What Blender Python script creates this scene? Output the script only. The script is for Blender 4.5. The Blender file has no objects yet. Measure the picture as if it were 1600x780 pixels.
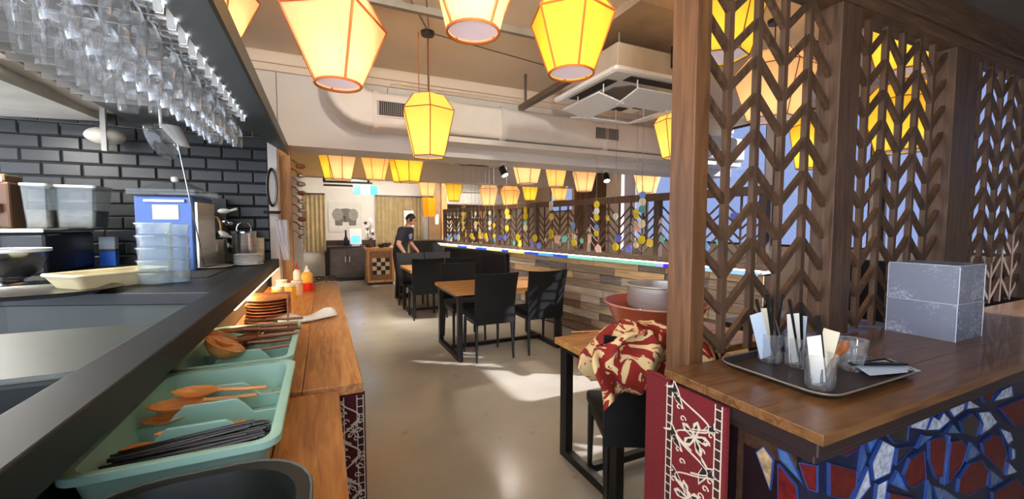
import bpy, bmesh, math, random
from mathutils import Vector, Matrix
random.seed(7)
sc = bpy.context.scene
PI = math.pi
# ---------------------------------------------------------------- camera
PITCH, YAW, EYE, FOC = 3.398, 24.708, 1.45, 640.0
cd = bpy.data.cameras.new('camera'); cam = bpy.data.objects.new('camera', cd); sc.collection.objects.link(cam)
cd.sensor_width = 36; cd.lens = FOC/1600*36; cd.clip_start = .02
cam.location = (0, 0, EYE); cam.rotation_euler = (math.radians(90-PITCH), 0, math.radians(-YAW)); sc.camera = cam
# ---------------------------------------------------------------- world, sun, exposure
w = bpy.data.worlds.new('sky'); sc.world = w; w.use_nodes = True
bg = w.node_tree.nodes['Background']; bg.inputs[0].default_value = (.74, .83, 1.0, 1); bg.inputs[1].default_value = 2.3
sd = bpy.data.lights.new('sun', 'SUN'); sd.energy = 50; sd.angle = .012; sd.color = (1, .85, .62)
sun = bpy.data.objects.new('sun', sd); sc.collection.objects.link(sun)
SUN_DIR = Vector((1, -.68, .60)).normalized()
sun.rotation_euler = SUN_DIR.to_track_quat('Z', 'Y').to_euler()
sc.view_settings.view_transform = 'Standard'; sc.view_settings.look = 'None'
sc.view_settings.gamma = 1; sc.view_settings.use_curve_mapping = False
sc.view_settings.exposure = 1.35
# ---------------------------------------------------------------- survey helpers: sight line to a plane at a known place
_p, _q = math.radians(PITCH), math.radians(YAW)
_f = Vector((math.sin(_q)*math.cos(_p), math.cos(_q)*math.cos(_p), -math.sin(_p)))
_r = Vector((math.cos(_q), -math.sin(_q), 0)); _u = _r.cross(_f); _c = Vector((0, 0, EYE))
def _ray(x, y): return _f + _r*((x-800)/FOC) - _u*((y-390)/FOC)
def PZ(x, y, z): d = _ray(x, y); return _c + d*((z-EYE)/d.z)
def PY(x, y, v): d = _ray(x, y); return _c + d*(v/d.y)
def PX(x, y, v): d = _ray(x, y); return _c + d*(v/d.x)
def PD(x, y, D): return _c + _ray(x, y)*D
# ---------------------------------------------------------------- mesh helpers
COL = sc.collection
class MB:
    def __init__(s): s.v = []; s.f = []
    def add(s, vs, fs, M=None):
        o = len(s.v)
        for p in vs:
            p = Vector(p); s.v.append(tuple(M @ p) if M else tuple(p))
        s.f += [tuple(i+o for i in f) for f in fs]; return s
    def box(s, x0, x1, y0, y1, z0, z1, M=None):
        return s.add([(x0,y0,z0),(x1,y0,z0),(x1,y1,z0),(x0,y1,z0),(x0,y0,z1),(x1,y0,z1),(x1,y1,z1),(x0,y1,z1)],
                     [(0,3,2,1),(4,5,6,7),(0,1,5,4),(1,2,6,5),(2,3,7,6),(3,0,4,7)], M)
    def cbox(s, c, d, M=None):
        return s.box(c[0]-d[0]/2, c[0]+d[0]/2, c[1]-d[1]/2, c[1]+d[1]/2, c[2]-d[2]/2, c[2]+d[2]/2, M)
    def prism(s, poly, z0, z1, M=None):
        a = sum(poly[i][0]*poly[(i+1)%len(poly)][1]-poly[(i+1)%len(poly)][0]*poly[i][1] for i in range(len(poly)))
        if a < 0: poly = poly[::-1]
        n = len(poly)
        vs = [(p[0],p[1],z0) for p in poly]+[(p[0],p[1],z1) for p in poly]
        fs = [tuple(range(n))[::-1], tuple(range(n, 2*n))]+[(i,(i+1)%n,n+(i+1)%n,n+i) for i in range(n)]
        return s.add(vs, fs, M)
    def loft(s, rings, c0=True, c1=True, M=None, closed=True):
        n = len(rings[0]); vs = [p for r in rings for p in r]; fs = []
        for k in range(len(rings)-1):
            for i in range(n if closed else n-1):
                j = (i+1)%n; fs.append((k*n+i, k*n+j, (k+1)*n+j, (k+1)*n+i))
        if c0: fs.append(tuple(range(n))[::-1])
        if c1: fs.append(tuple((len(rings)-1)*n+i for i in range(n)))
        return s.add(vs, fs, M)
    def lathe(s, prof, n=20, M=None, c0=False, c1=False):
        return s.loft([[(r*math.cos(2*PI*i/n), r*math.sin(2*PI*i/n), z) for i in range(n)] for r, z in prof], c0, c1, M)
    def tube(s, pts, r, n=8, M=None, cap=True, flat=1.0):
        pts = [Vector(p) for p in pts]; rings = []; prev = None
        for i, p in enumerate(pts):
            t = (pts[min(i+1, len(pts)-1)]-pts[max(i-1, 0)]).normalized()
            if prev is None:
                a = Vector((0,0,1)) if abs(t.z) < .9 else Vector((1,0,0)); x = t.cross(a).normalized()
            else: x = (prev-t*prev.dot(t)).normalized()
            prev = x; y = t.cross(x); rr = r[i] if isinstance(r, (list, tuple)) else r
            rings.append([p+x*rr*math.cos(2*PI*k/n)+y*rr*flat*math.sin(2*PI*k/n) for k in range(n)])
        return s.loft(rings, cap, cap, M)
    def ball(s, c, r, n=12, m=8, sc_=(1,1,1), M=None):
        c = Vector(c)
        pr = [(math.sin(PI*k/m)*r, -math.cos(PI*k/m)*r) for k in range(m+1)]; pr[0] = (r*.01, pr[0][1]); pr[-1] = (r*.01, pr[-1][1])
        return s.loft([[(c.x+a*math.cos(2*PI*i/n)*sc_[0], c.y+a*math.sin(2*PI*i/n)*sc_[1], c.z+z*sc_[2]) for i in range(n)] for a, z in pr], True, True, M)
    def mesh(s, name):
        me = bpy.data.meshes.new(name); me.from_pydata(s.v, [], s.f); me.update()
        b = bmesh.new(); b.from_mesh(me); bmesh.ops.recalc_face_normals(b, faces=b.faces); b.to_mesh(me); b.free(); return me
    def build(s, name, mat, parent=None, loc=(0,0,0), rot=(0,0,0), smooth=False, bevel=0, seg=2, label=None):
        me = s.mesh(name); me.materials.append(mat)
        if smooth:
            me.polygons.foreach_set('use_smooth', [True]*len(me.polygons))
            if hasattr(me, 'set_sharp_from_angle'): me.set_sharp_from_angle(angle=math.radians(40))
        return place(name, me, parent, loc, rot, bevel, seg, label)
def place(name, me, parent=None, loc=(0,0,0), rot=(0,0,0), bevel=0, seg=2, label=None):
    o = bpy.data.objects.new(name, me); COL.objects.link(o); o.location = loc; o.rotation_euler = rot
    if parent: o.parent = parent
    if bevel:
        m = o.modifiers.new('bevel', 'BEVEL'); m.width = bevel; m.segments = seg; m.limit_method = 'ANGLE'
    if label: o['label'] = label
    return o
def tag(o, label, cat, group=None):
    o['label'] = label; o['category'] = cat
    if group: o['group'] = group
    return o
def thing(name, label, cat, loc=(0,0,0), rz=0, group=None):
    o = bpy.data.objects.new(name, None); COL.objects.link(o); o.empty_display_size = .05
    o.location = loc; o.rotation_euler = (0, 0, rz); return tag(o, label, cat, group)
ORD = ('first', 'second', 'third', 'fourth', 'fifth', 'sixth', 'seventh', 'eighth', 'ninth')
def struct(o): o['kind'] = 'structure'; return o
def dup(root, loc, rz=0, label=None, group=None):
    r = root.copy(); COL.objects.link(r); r.location = loc; r.rotation_euler = (0, 0, rz)
    if label: r['label'] = label
    if group: r['group'] = group
    for ch in list(root.children):
        c = ch.copy(); COL.objects.link(c); c.parent = r
        for g in list(ch.children):
            d = g.copy(); COL.objects.link(d); d.parent = c
    return r
def T(x, y, z): return Matrix.Translation((x, y, z))
def RX(a): return Matrix.Rotation(a, 4, 'X')
def RY(a): return Matrix.Rotation(a, 4, 'Y')
def RZ(a): return Matrix.Rotation(a, 4, 'Z')
def rrect(x0, x1, y0, y1, r, n=5):
    out = []
    for cx, cy, a in ((x1-r,y1-r,0),(x0+r,y1-r,PI/2),(x0+r,y0+r,PI),(x1-r,y0+r,1.5*PI)):
        out += [(cx+r*math.cos(a+k*PI/2/n), cy+r*math.sin(a+k*PI/2/n)) for k in range(n+1)]
    return out
# ---------------------------------------------------------------- materials
MATS = {}
def lin(c):
    return tuple(((x/255)/12.92 if x/255 <= .04045 else ((x/255+.055)/1.055)**2.4) for x in c)+(1,)
def base(name):
    m = bpy.data.materials.new(name); m.use_nodes = True; nt = m.node_tree; return m, nt, nt.nodes['Principled BSDF']
def mat(name, c, rough=.5, metal=0, var=.12, scale=6, bump=0, emit=0, ecol=None, trans=0, alpha=1, spec=.5, stretch=(1,1,1), rnd=0, coat=0):
    if name in MATS: return MATS[name]
    m, nt, b = base(name); c = lin(c)
    b.inputs['Roughness'].default_value = rough; b.inputs['Metallic'].default_value = metal
    b.inputs['Specular IOR Level'].default_value = spec; b.inputs['Alpha'].default_value = alpha
    b.inputs['Transmission Weight'].default_value = trans; b.inputs['Coat Weight'].default_value = coat
    N = nt.nodes.new; L = nt.links.new
    tc = N('ShaderNodeTexCoord'); mp = N('ShaderNodeMapping'); mp.inputs['Scale'].default_value = stretch
    no = N('ShaderNodeTexNoise'); no.inputs['Scale'].default_value = scale; no.inputs['Detail'].default_value = 4
    L(tc.outputs['Object'], mp.inputs[0]); L(mp.outputs[0], no.inputs['Vector'])
    mr = N('ShaderNodeMapRange'); mr.inputs['From Min'].default_value = .3; mr.inputs['From Max'].default_value = .7
    mr.inputs['To Min'].default_value = 1-var; mr.inputs['To Max'].default_value = 1+var
    L(no.outputs['Fac'], mr.inputs['Value'])
    val = mr.outputs[0]
    if rnd:
        oi = N('ShaderNodeObjectInfo'); r2 = N('ShaderNodeMapRange'); r2.inputs['To Min'].default_value = 1-rnd; r2.inputs['To Max'].default_value = 1+rnd
        L(oi.outputs['Random'], r2.inputs['Value']); mu = N('ShaderNodeMath'); mu.operation = 'MULTIPLY'
        L(val, mu.inputs[0]); L(r2.outputs[0], mu.inputs[1]); val = mu.outputs[0]
    vm = N('ShaderNodeVectorMath'); vm.operation = 'SCALE'; vm.inputs[0].default_value = c[:3]; L(val, vm.inputs['Scale'])
    L(vm.outputs[0], b.inputs['Base Color'])
    if bump:
        bu = N('ShaderNodeBump'); bu.inputs['Strength'].default_value = bump; bu.inputs['Distance'].default_value = .01
        L(no.outputs['Fac'], bu.inputs['Height']); L(bu.outputs[0], b.inputs['Normal'])
    if emit:
        b.inputs['Emission Color'].default_value = lin(ecol) if ecol else c; b.inputs['Emission Strength'].default_value = emit
    MATS[name] = m; return m
def wood(name, c1, c2, axis='X', scale=3, rough=.45, rnd=.15, coat=0):
    if name in MATS: return MATS[name]
    m, nt, b = base(name); N = nt.nodes.new; L = nt.links.new
    tc = N('ShaderNodeTexCoord'); mp = N('ShaderNodeMapping')
    mp.inputs['Scale'].default_value = {'X': (1.2, 14, 14), 'Y': (14, 1.2, 14), 'Z': (14, 14, 1.2)}[axis]
    oi = N('ShaderNodeObjectInfo'); off = N('ShaderNodeVectorMath'); off.operation = 'SCALE'; off.inputs[0].default_value = (7, 5, 9)
    L(oi.outputs['Random'], off.inputs['Scale']); L(tc.outputs['Object'], mp.inputs['Vector']); L(off.outputs[0], mp.inputs['Location'])
    no = N('ShaderNodeTexNoise'); no.inputs['Scale'].default_value = scale; no.inputs['Detail'].default_value = 6; no.inputs['Distortion'].default_value = 1.2
    L(mp.outputs[0], no.inputs['Vector'])
    rp = N('ShaderNodeValToRGB'); rp.color_ramp.elements[0].position = .33; rp.color_ramp.elements[1].position = .68
    rp.color_ramp.elements[0].color = lin(c1); rp.color_ramp.elements[1].color = lin(c2); L(no.outputs['Fac'], rp.inputs[0])
    r2 = N('ShaderNodeMapRange'); r2.inputs['To Min'].default_value = 1-rnd; r2.inputs['To Max'].default_value = 1+rnd; L(oi.outputs['Random'], r2.inputs['Value'])
    vm = N('ShaderNodeVectorMath'); vm.operation = 'SCALE'; L(rp.outputs[0], vm.inputs[0]); L(r2.outputs[0], vm.inputs['Scale'])
    L(vm.outputs[0], b.inputs['Base Color']); b.inputs['Roughness'].default_value = rough; b.inputs['Coat Weight'].default_value = coat
    bu = N('ShaderNodeBump'); bu.inputs['Strength'].default_value = .12; bu.inputs['Distance'].default_value = .004
    L(no.outputs['Fac'], bu.inputs['Height']); L(bu.outputs[0], b.inputs['Normal'])
    MATS[name] = m; return m
def thinglass(name, tint=(255,255,255), white=.06, power=5, rough=.03):
    """clear thin-walled glass or plastic: see-through, mirror-like at the rim, a trace of haze"""
    if name in MATS: return MATS[name]
    m = bpy.data.materials.new(name); m.use_nodes = True; nt = m.node_tree; nt.nodes.clear(); N = nt.nodes.new; L = nt.links.new
    tr = N('ShaderNodeBsdfTransparent'); tr.inputs[0].default_value = lin(tint)
    gl = N('ShaderNodeBsdfGlossy'); gl.inputs['Roughness'].default_value = rough
    di = N('ShaderNodeBsdfTranslucent'); di.inputs[0].default_value = (.9,.93,.95,1)
    di2 = N('ShaderNodeBsdfDiffuse'); di2.inputs[0].default_value = (.9,.93,.95,1)
    lw = N('ShaderNodeLayerWeight'); lw.inputs[0].default_value = .5
    pw_ = N('ShaderNodeMath'); pw_.operation = 'POWER'; pw_.inputs[1].default_value = power; L(lw.outputs['Facing'], pw_.inputs[0])
    fr = N('ShaderNodeMath'); fr.operation = 'MULTIPLY_ADD'; fr.inputs[1].default_value = .92; fr.inputs[2].default_value = .04; L(pw_.outputs[0], fr.inputs[0])
    m0 = N('ShaderNodeMixShader'); m0.inputs[0].default_value = .5; L(di.outputs[0], m0.inputs[1]); L(di2.outputs[0], m0.inputs[2])
    m1 = N('ShaderNodeMixShader'); m1.inputs[0].default_value = white; L(tr.outputs[0], m1.inputs[1]); L(m0.outputs[0], m1.inputs[2])
    m2 = N('ShaderNodeMixShader'); L(fr.outputs[0], m2.inputs[0]); L(m1.outputs[0], m2.inputs[1]); L(gl.outputs[0], m2.inputs[2])
    o = N('ShaderNodeOutputMaterial'); L(m2.outputs[0], o.inputs[0]); MATS[name] = m; return m
def shade_mat(name, c, glow):
    """lit paper of a lantern: lets the bulb through and gives off a soft glow itself"""
    if name in MATS: return MATS[name]
    m = bpy.data.materials.new(name); m.use_nodes = True; nt = m.node_tree; nt.nodes.clear(); N = nt.nodes.new; L = nt.links.new
    tr = N('ShaderNodeBsdfTranslucent'); tr.inputs[0].default_value = lin(c)
    di = N('ShaderNodeBsdfDiffuse'); di.inputs[0].default_value = lin(c)
    tc = N('ShaderNodeTexCoord'); no = N('ShaderNodeTexNoise'); no.inputs['Scale'].default_value = 9; L(tc.outputs['Object'], no.inputs['Vector'])
    mr = N('ShaderNodeMapRange'); mr.inputs['To Min'].default_value = glow*.93; mr.inputs['To Max'].default_value = glow*1.07; L(no.outputs['Fac'], mr.inputs['Value'])
    em = N('ShaderNodeEmission'); em.inputs[0].default_value = lin(c); L(mr.outputs[0], em.inputs[1])
    m1 = N('ShaderNodeMixShader'); m1.inputs[0].default_value = .35; L(tr.outputs[0], m1.inputs[1]); L(di.outputs[0], m1.inputs[2])
    ad = N('ShaderNodeAddShader'); L(m1.outputs[0], ad.inputs[0]); L(em.outputs[0], ad.inputs[1])
    o = N('ShaderNodeOutputMaterial'); L(ad.outputs[0], o.inputs[0]); MATS[name] = m; return m
plaster = mat('plaster', (226,208,184), .85, var=.05, scale=1.5)
plaster_w = mat('plaster white', (215,207,196), .8, var=.04, scale=1.5)
duct_m = mat('painted duct', (222,214,202), .55, var=.03)
black = mat('black lacquer', (22,22,22), .35, var=.2)
steel_b = mat('black steel', (16,15,14), .4, var=.2)
leather = mat('black leather', (15,14,15), .62, var=.25, spec=.3, scale=14, bump=.15)
darkgrey = mat('dark grey panel', (62,66,60), .45, var=.1)
counterb = mat('black counter', (17,17,15), .5, var=.15)
chrome = mat('chrome', (205,205,205), .14, 1, var=.04)
steel = mat('brushed steel', (214,210,202), .3, 1, var=.12, scale=5, stretch=(1,1,20))
white = mat('white enamel', (232,230,226), .4, var=.03)
paper = mat('paper', (222,220,212), .8, var=.03)
cream = mat('cream card', (218,210,184), .8, var=.03)
bluish = mat('pale blue paper', (186,200,218), .7, var=.03)
oak = wood('oak', (158,104,52), (206,152,88), 'X', 3, .38, .06)
oakY = wood('oak along room', (150,92,40), (200,140,76), 'Y', 3, .32, .06)
walnut = wood('walnut lattice', (66,47,34), (100,74,53), 'Z', 3, .55, .14)
walnutX = wood('walnut beam', (70,50,36), (108,80,56), 'X', 3, .55, .1)
pine = wood('stained pine post', (82,53,30), (118,80,48), 'Z', 2, .5, .05)
ctop = wood('counter walnut', (86,56,30), (128,88,50), 'X', 3, .35, .05, .1)
darkwood = wood('dark wood', (44,28,20), (70,46,32), 'X', 3, .4, .1)
lightwood = wood('light wood', (176,120,66), (216,164,104), 'Z', 3, .5, .1)
spoonwood = wood('spoon wood', (212,132,62), (244,178,104), 'X', 3, .4, .15)
spoondark = wood('dark spoon wood', (112,64,38), (164,104,66), 'X', 3, .4, .25)
mint = mat('mint plastic', (158,200,184), .35, var=.05)
glass = thinglass('clear glass', white=.10, power=1.8)
stemglass = thinglass('stemware glass', white=.05, power=1.7)
plastic_clear = thinglass('clear plastic', (236,238,236), white=.06, rough=.12)
pane_m = thinglass('window glass', (144,150,165), white=.0)
brown_edge = mat('lantern seam', (176,96,38), .6)
orange_edge = mat('lantern binding', (196,104,40), .6)
lead = mat('lead came', (38,64,124), .35, var=.2)
# ================================================================ SETTING
floor_m, nt, b = base('polished concrete'); N = nt.nodes.new; L = nt.links.new
tc = N('ShaderNodeTexCoord'); n1 = N('ShaderNodeTexNoise'); n1.inputs['Scale'].default_value = .9; n1.inputs['Detail'].default_value = 8; L(tc.outputs['Object'], n1.inputs['Vector'])
rp = N('ShaderNodeValToRGB'); rp.color_ramp.elements[0].position = .3; rp.color_ramp.elements[1].position = .7
rp.color_ramp.elements[0].color = lin((168,160,144)); rp.color_ramp.elements[1].color = lin((196,188,172)); L(n1.outputs['Fac'], rp.inputs[0])
n2 = N('ShaderNodeTexNoise'); n2.inputs['Scale'].default_value = 5; n2.inputs['Detail'].default_value = 6; L(tc.outputs['Object'], n2.inputs['Vector'])
r2 = N('ShaderNodeValToRGB'); r2.color_ramp.elements[0].position = .66; r2.color_ramp.elements[1].position = .74
r2.color_ramp.elements[0].color = (1,1,1,1); r2.color_ramp.elements[1].color = (.72,.7,.66,1); L(n2.outputs['Fac'], r2.inputs[0])
mx = N('ShaderNodeMix'); mx.data_type = 'RGBA'; mx.blend_type = 'MULTIPLY'; mx.inputs[0].default_value = 1; L(rp.outputs[0], mx.inputs[6]); L(r2.outputs[0], mx.inputs[7])
L(mx.outputs[2], b.inputs['Base Color'])
mr = N('ShaderNodeMapRange'); mr.inputs['To Min'].default_value = .1; mr.inputs['To Max'].default_value = .3; L(n1.outputs['Fac'], mr.inputs['Value']); L(mr.outputs[0], b.inputs['Roughness'])
struct(MB().box(-3, 5.7, -2.5, 12.4, -.12, 0).build('floor', floor_m))
struct(MB().box(-3, 5.7, -1.6, 4.4, 3.0, 3.12).build('ceiling', plaster))
struct(MB().box(-.7, 5.7, 4.4, 12.4, 2.78, 2.9).build('ceiling', plaster_w))
struct(MB().box(-3, 5.7, 4.36, 4.8, 2.19, 3.0).build('trim_1', plaster_w, label='wide white beam across the ceiling behind the duct'))
tr = struct(MB().box(-3, 5.7, 4.30, 4.36, 2.9, 3.0).box(-3, 5.7, 4.33, 4.36, 2.84, 2.9).build('trim_2', plaster))
struct(MB().box(-.62, 5.6, 7.76, 8.0, 2.28, 2.78).build('trim_3', plaster_w))
wl = struct(MB().box(-.62, -.5, 4.4, 12.3, 0, 2.8).build('wall_left', plaster_w))
wf = struct(MB().box(-.62, 5.7, 12.2, 12.35, 0, 2.8).build('wall_far', plaster_w))
# beam face seams
struct(MB().box(-.36, -.352, 4.352, 4.362, 2.19, 2.84).box(.62, .628, 4.352, 4.362, 2.6, 2.84).build('trim_4', mat('seam', (150,138,122), .8)))
# right wall with tall windows
SILL = lambda i: 1.95 if i < 3 else (1.8 if i == 9 else 1.16)
wr = MB().box(5.6, 5.7, -2.5, 12.3, 0, 1.16).box(5.6, 5.7, -2.5, 12.3, 2.92, 3.0)
ys = [-2.4+1.22*i for i in range(13)]
for y in ys: wr.box(5.6, 5.7, y-.05, y+.05, 1.16, 2.92)
wr.box(5.6, 5.7, -2.5, ys[3]-.05, 1.16, 1.95).box(5.6, 5.7, ys[9]+.05, ys[10]-.05, 1.16, 1.8)
wr.box(5.6, 5.7, ys[8]+.05, ys[9]-.05, 1.16, 2.92).box(5.6, 5.7, ys[10]+.05, 12.3, 1.16, 2.92)
struct(wr.build('wall_right', plaster_w))
for i in (0,1,2,3,4,5,6,7,9):
    a, c = ys[i]+.05, ys[i+1]-.05; z0 = SILL(i)
    win = struct(MB().box(5.63, 5.67, a, a+.03, z0, 2.92).box(5.63, 5.67, c-.03, c, z0, 2.92).box(5.63, 5.67, a+.03, c-.03, z0, z0+.03).box(5.63, 5.67, a+.03, c-.03, 2.89, 2.92).build('window_%d' % (i+1), darkwood))
    MB().box(5.647, 5.653, a+.03, c-.03, z0+.03, 2.89).build('pane', pane_m, win)
struct(MB().box(.25, 5.7, -1.75, -1.6, 0, 3.0).build('wall_back', mat('dark olive paint', (70,66,60), .8)))
# kitchen back wall with black tiles
tw = struct(MB().box(-3, -.43, 4.23, 4.36, .9, 2.19).build('wall_kitchen', mat('dark grout', (30,30,29), .8)))
tile_m = mat('black glazed tile', (34,34,33), .4, var=.18, scale=3, rnd=.2)
TW, TH = .222, .1
tm = {}
def tile_mesh(wd):
    k = round(wd, 3)
    if k not in tm:
        h = TH-.008; e = .008
        r0 = [(0,0,0),(wd,0,0),(wd,0,h),(0,0,h)]; r1 = [(e,-.012,e),(wd-e,-.012,e),(wd-e,-.012,h-e),(e,-.012,h-e)]
        r00 = [(0,-.006,0),(wd,-.006,0),(wd,-.006,h),(0,-.006,h)]
        tm[k] = MB().loft([r0, r00, r1], False, True).mesh('tile'); tm[k].materials.append(tile_m)
    return tm[k]
for r in range(12):
    z = 1.12+r*TH; x = -.435; off = TW/2 if r % 2 else 0
    first = True
    while x > -2.75:
        wd = (TW-off if first and off else TW)-.007; first = False
        place('tile', tile_mesh(wd), tw, (x-wd, 4.23, z)); x -= wd+.007
# white end pillar and wooden pillar beside the kitchen
struct(MB().box(-.43, -.36, 4.2, 4.36, .9, 2.19).build('trim_5', plaster_w))
wp = struct(MB().box(-.36, -.27, 4.42, 4.62, 0, 2.19).build('trim_6', lightwood, bevel=.004))
# soffit over the right counter
struct(MB().box(.99, 5.6, -1.6, 1.02, 2.5, 3.0).build('trim_7', mat('grey soffit', (96,92,90), .7)))
# ================================================================ RIGHT COUNTER
rc = thing('service_counter', 'walnut-topped counter with a blue and red stained-glass front, below the lattice screen', 'counter')
for i, (y0, y1) in enumerate(((.495, .64), (.6405, .79), (.7905, .94))):
    MB().box(.962, 4.0, y0, y1, .974, 1.0).build('top_board', ctop, rc, bevel=.0012)
MB().box(.985, 4.0,   .515, .94, .93, .974).box(1.0, 4.0, .53, .94, .905, .93).build('moulding', mat('dark moulding', (40,28,27), .4), rc, bevel=.004)
navy = mat('navy glass ground', (9,16,46), .4, var=.3)
MB().box(1.03, 4.0, .56, .92, 0, .905).build('body', navy, rc)
MB().box(1.02, 1.036, .552, .57, 0, .905).build('corner_post', mat('corner bead', (26,24,44), .4), rc)
MB().box(1.026, 1.03, .57, .94, 0, .905).build('end_panel', mat('end panel', (26,14,18), .35), rc)
MB().box(1.022, 1.035, .58, .735, .86, .905).box(1.022, 1.035, .72, .735, 0, .86).build('side_rail', darkwood, rc)
cw = mat('etched white glass', (166,174,190), .35, var=.55, scale=60)
cb = mat('blue glass', (54,96,168), .15, var=.4, scale=40)
cm = mat('slate blue glass', (64,92,132), .15, var=.35, scale=40)
cr = mat('ruby glass', (84,9,9), .45, var=.6, scale=50)
cn = mat('dark glass', (24,16,26), .15, var=.4, scale=40)
ct = mat('amber etched glass', (150,128,96), .2, var=.5, scale=45)
CM = dict(w=cw, b=cb, m=cm, r=cr, n=cn, t=ct)
def Q(x, y): return 1180+x/3.8095, 600+y/3.8111
FRONT = [('r',[(430,325),(610,285),(610,370),(520,425),(440,385)]),('b',[(635,275),(700,255),(730,290),(665,405),(640,330)]),
('w',[(740,330),(815,370),(785,525),(690,570),(675,465)]),('m',[(628,350),(645,440),(596,560)]),('w',[(655,490),(670,600),(600,690),(520,800)]),
('w',[(710,590),(770,560),(745,760),(690,760)]),('r',[(425,465),(590,510),(585,600),(540,680),(425,660)]),('w',[(915,190),(1035,160),(1000,270),(905,255)]),
('w',[(1040,190),(1075,210),(1105,165),(1145,210),(1080,270),(1005,270)]),('w',[(1120,125),(1235,90),(1225,150),(1165,195)]),
('w',[(1250,90),(1320,135),(1240,145)]),('m',[(1160,235),(1205,290),(1115,290)]),('m',[(985,300),(1045,305),(945,380)]),
('n',[(1205,220),(1270,170),(1325,220),(1300,310),(1225,290)]),('w',[(1310,165),(1380,160),(1425,225),(1380,265),(1325,300),(1340,235)]),
('w',[(1440,260),(1505,285),(1520,330),(1490,360)]),('r',[(1020,330),(1080,310),(1125,330),(1105,540),(1060,560),(1020,450)]),
('r',[(1150,340),(1210,330),(1245,380),(1215,480),(1130,590),(1135,450)]),('r',[(990,390),(1000,560),(930,610),(895,600),(865,540),(905,440)]),
('r',[(1335,350),(1400,295),(1450,310),(1485,420),(1460,520),(1420,490),(1345,410)]),('r',[(1200,560),(1260,470),(1330,450),(1375,520),(1360,600),(1260,660),(1190,640)]),
('m',[(1270,345),(1325,410),(1240,460)]),('m',[(1380,500),(1460,570),(1385,615)]),('b',[(830,510),(860,560),(890,635),(790,590)]),
('w',[(1508,375),(1532,385),(1532,440),(1510,450)]),('w',[(1495,465),(1545,520),(1480,540)]),('w',[(1450,35),(1510,5),(1520,70),(1400,100)]),
('m',[(1010,565),(1030,600),(1035,700),(1000,700)]),('b',[(1130,300),(1145,300),(1112,600),(1095,590)]),('r',[(780,640),(960,680),(960,760),(770,760)]),
('n',[(745,270),(900,225),(890,330),(810,350)]),('n',[(830,380),(930,365),(820,480)]),('r',[(1330,60),(1420,20),(1390,90),(1345,110)]),
('r',[(1400,640),(1540,560),(1600,640),(1500,760),(1400,740)]),('m',[(1040,600),(1110,620),(1190,680),(1100,760)]),('r',[(1440,140),(1600,70),(1600,230),(1530,250)])]
def inset(poly, k):
    cx = sum(p[0] for p in poly)/len(poly); cy = sum(p[1] for p in poly)/len(poly)
    out = []
    for x, y in poly:
        d = math.hypot(x-cx, y-cy); s = max(.2, (d-k)/d); out.append((cx+(x-cx)*s, cy+(y-cy)*s))
    return out
def piece(poly, c, axis, plane):
    """one pane of the stained glass with its raised came; poly in plane coordinates (u, z)"""
    if axis == 'Y': M = T(0, plane, 0) @ Matrix(((1,0,0,0),(0,0,-1,0),(0,1,0,0),(0,0,0,1)))     # local z -> -Y
    else: M = T(plane, 0, 0) @ Matrix(((0,0,-1,0),(1,0,0,0),(0,1,0,0),(0,0,0,1)))                # local z -> -X
    o = MB().prism(inset(poly, .002), -.001, .006, M).build('pane', CM[c], rc)
    n = len(poly); q = inset(poly, .0022); f = MB()
    f.add([(p[0],p[1],.0) for p in poly]+[(p[0],p[1],.008) for p in poly]+[(p[0],p[1],.008) for p in q]+[(p[0],p[1],.0) for p in q],
          [(k*n+i, k*n+(i+1)%n, (k+1)*n+(i+1)%n, (k+1)*n+i) for k in range(3) for i in range(n)], M)
    f.build('came', lead, o)
for c, pl in FRONT:
    piece([(PY(*Q(*p), .56).x, PY(*Q(*p), .56).z) for p in pl], c, 'Y', .56)
SIDE = [('t',[(20,400),(65,365),(125,445),(105,630)]),('m',[(150,375),(210,400),(300,590),(160,440)]),('t',[(215,320),(310,295),(370,345),(380,440),(260,400)]),
        ('r',[(275,460),(385,480),(385,640),(330,620)]),('r',[(150,470),(260,600),(280,720),(150,720)]),('n',[(80,190),(190,260),(180,330),(110,330)])]
for c, pl in SIDE:
    piece([(PX(*Q(*p), 1.03).y, PX(*Q(*p), 1.03).z) for p in pl], c, 'X', 1.0255)
# further panes of the same rosette, lower down and to the right
for k in range(10):
    a = 2*PI*k/10+.2; u0, z0 = 1.62, .33
    pt = lambda r, t: (u0+r*math.cos(t), z0+r*math.sin(t))
    if z0+.25*math.sin(a) < .5: piece([pt(.06,a), pt(.14,a-.22), pt(.24,a-.2), pt(.27,a), pt(.24,a+.2), pt(.14,a+.22)], 'r', 'Y', .56)
    u0 = 2.85; z0 = .45
    piece([pt(.06,a), pt(.14,a-.22), pt(.24,a-.2), pt(.27,a), pt(.24,a+.2), pt(.14,a+.22)], 'wrb'[k % 3], 'Y', .56)
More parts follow.
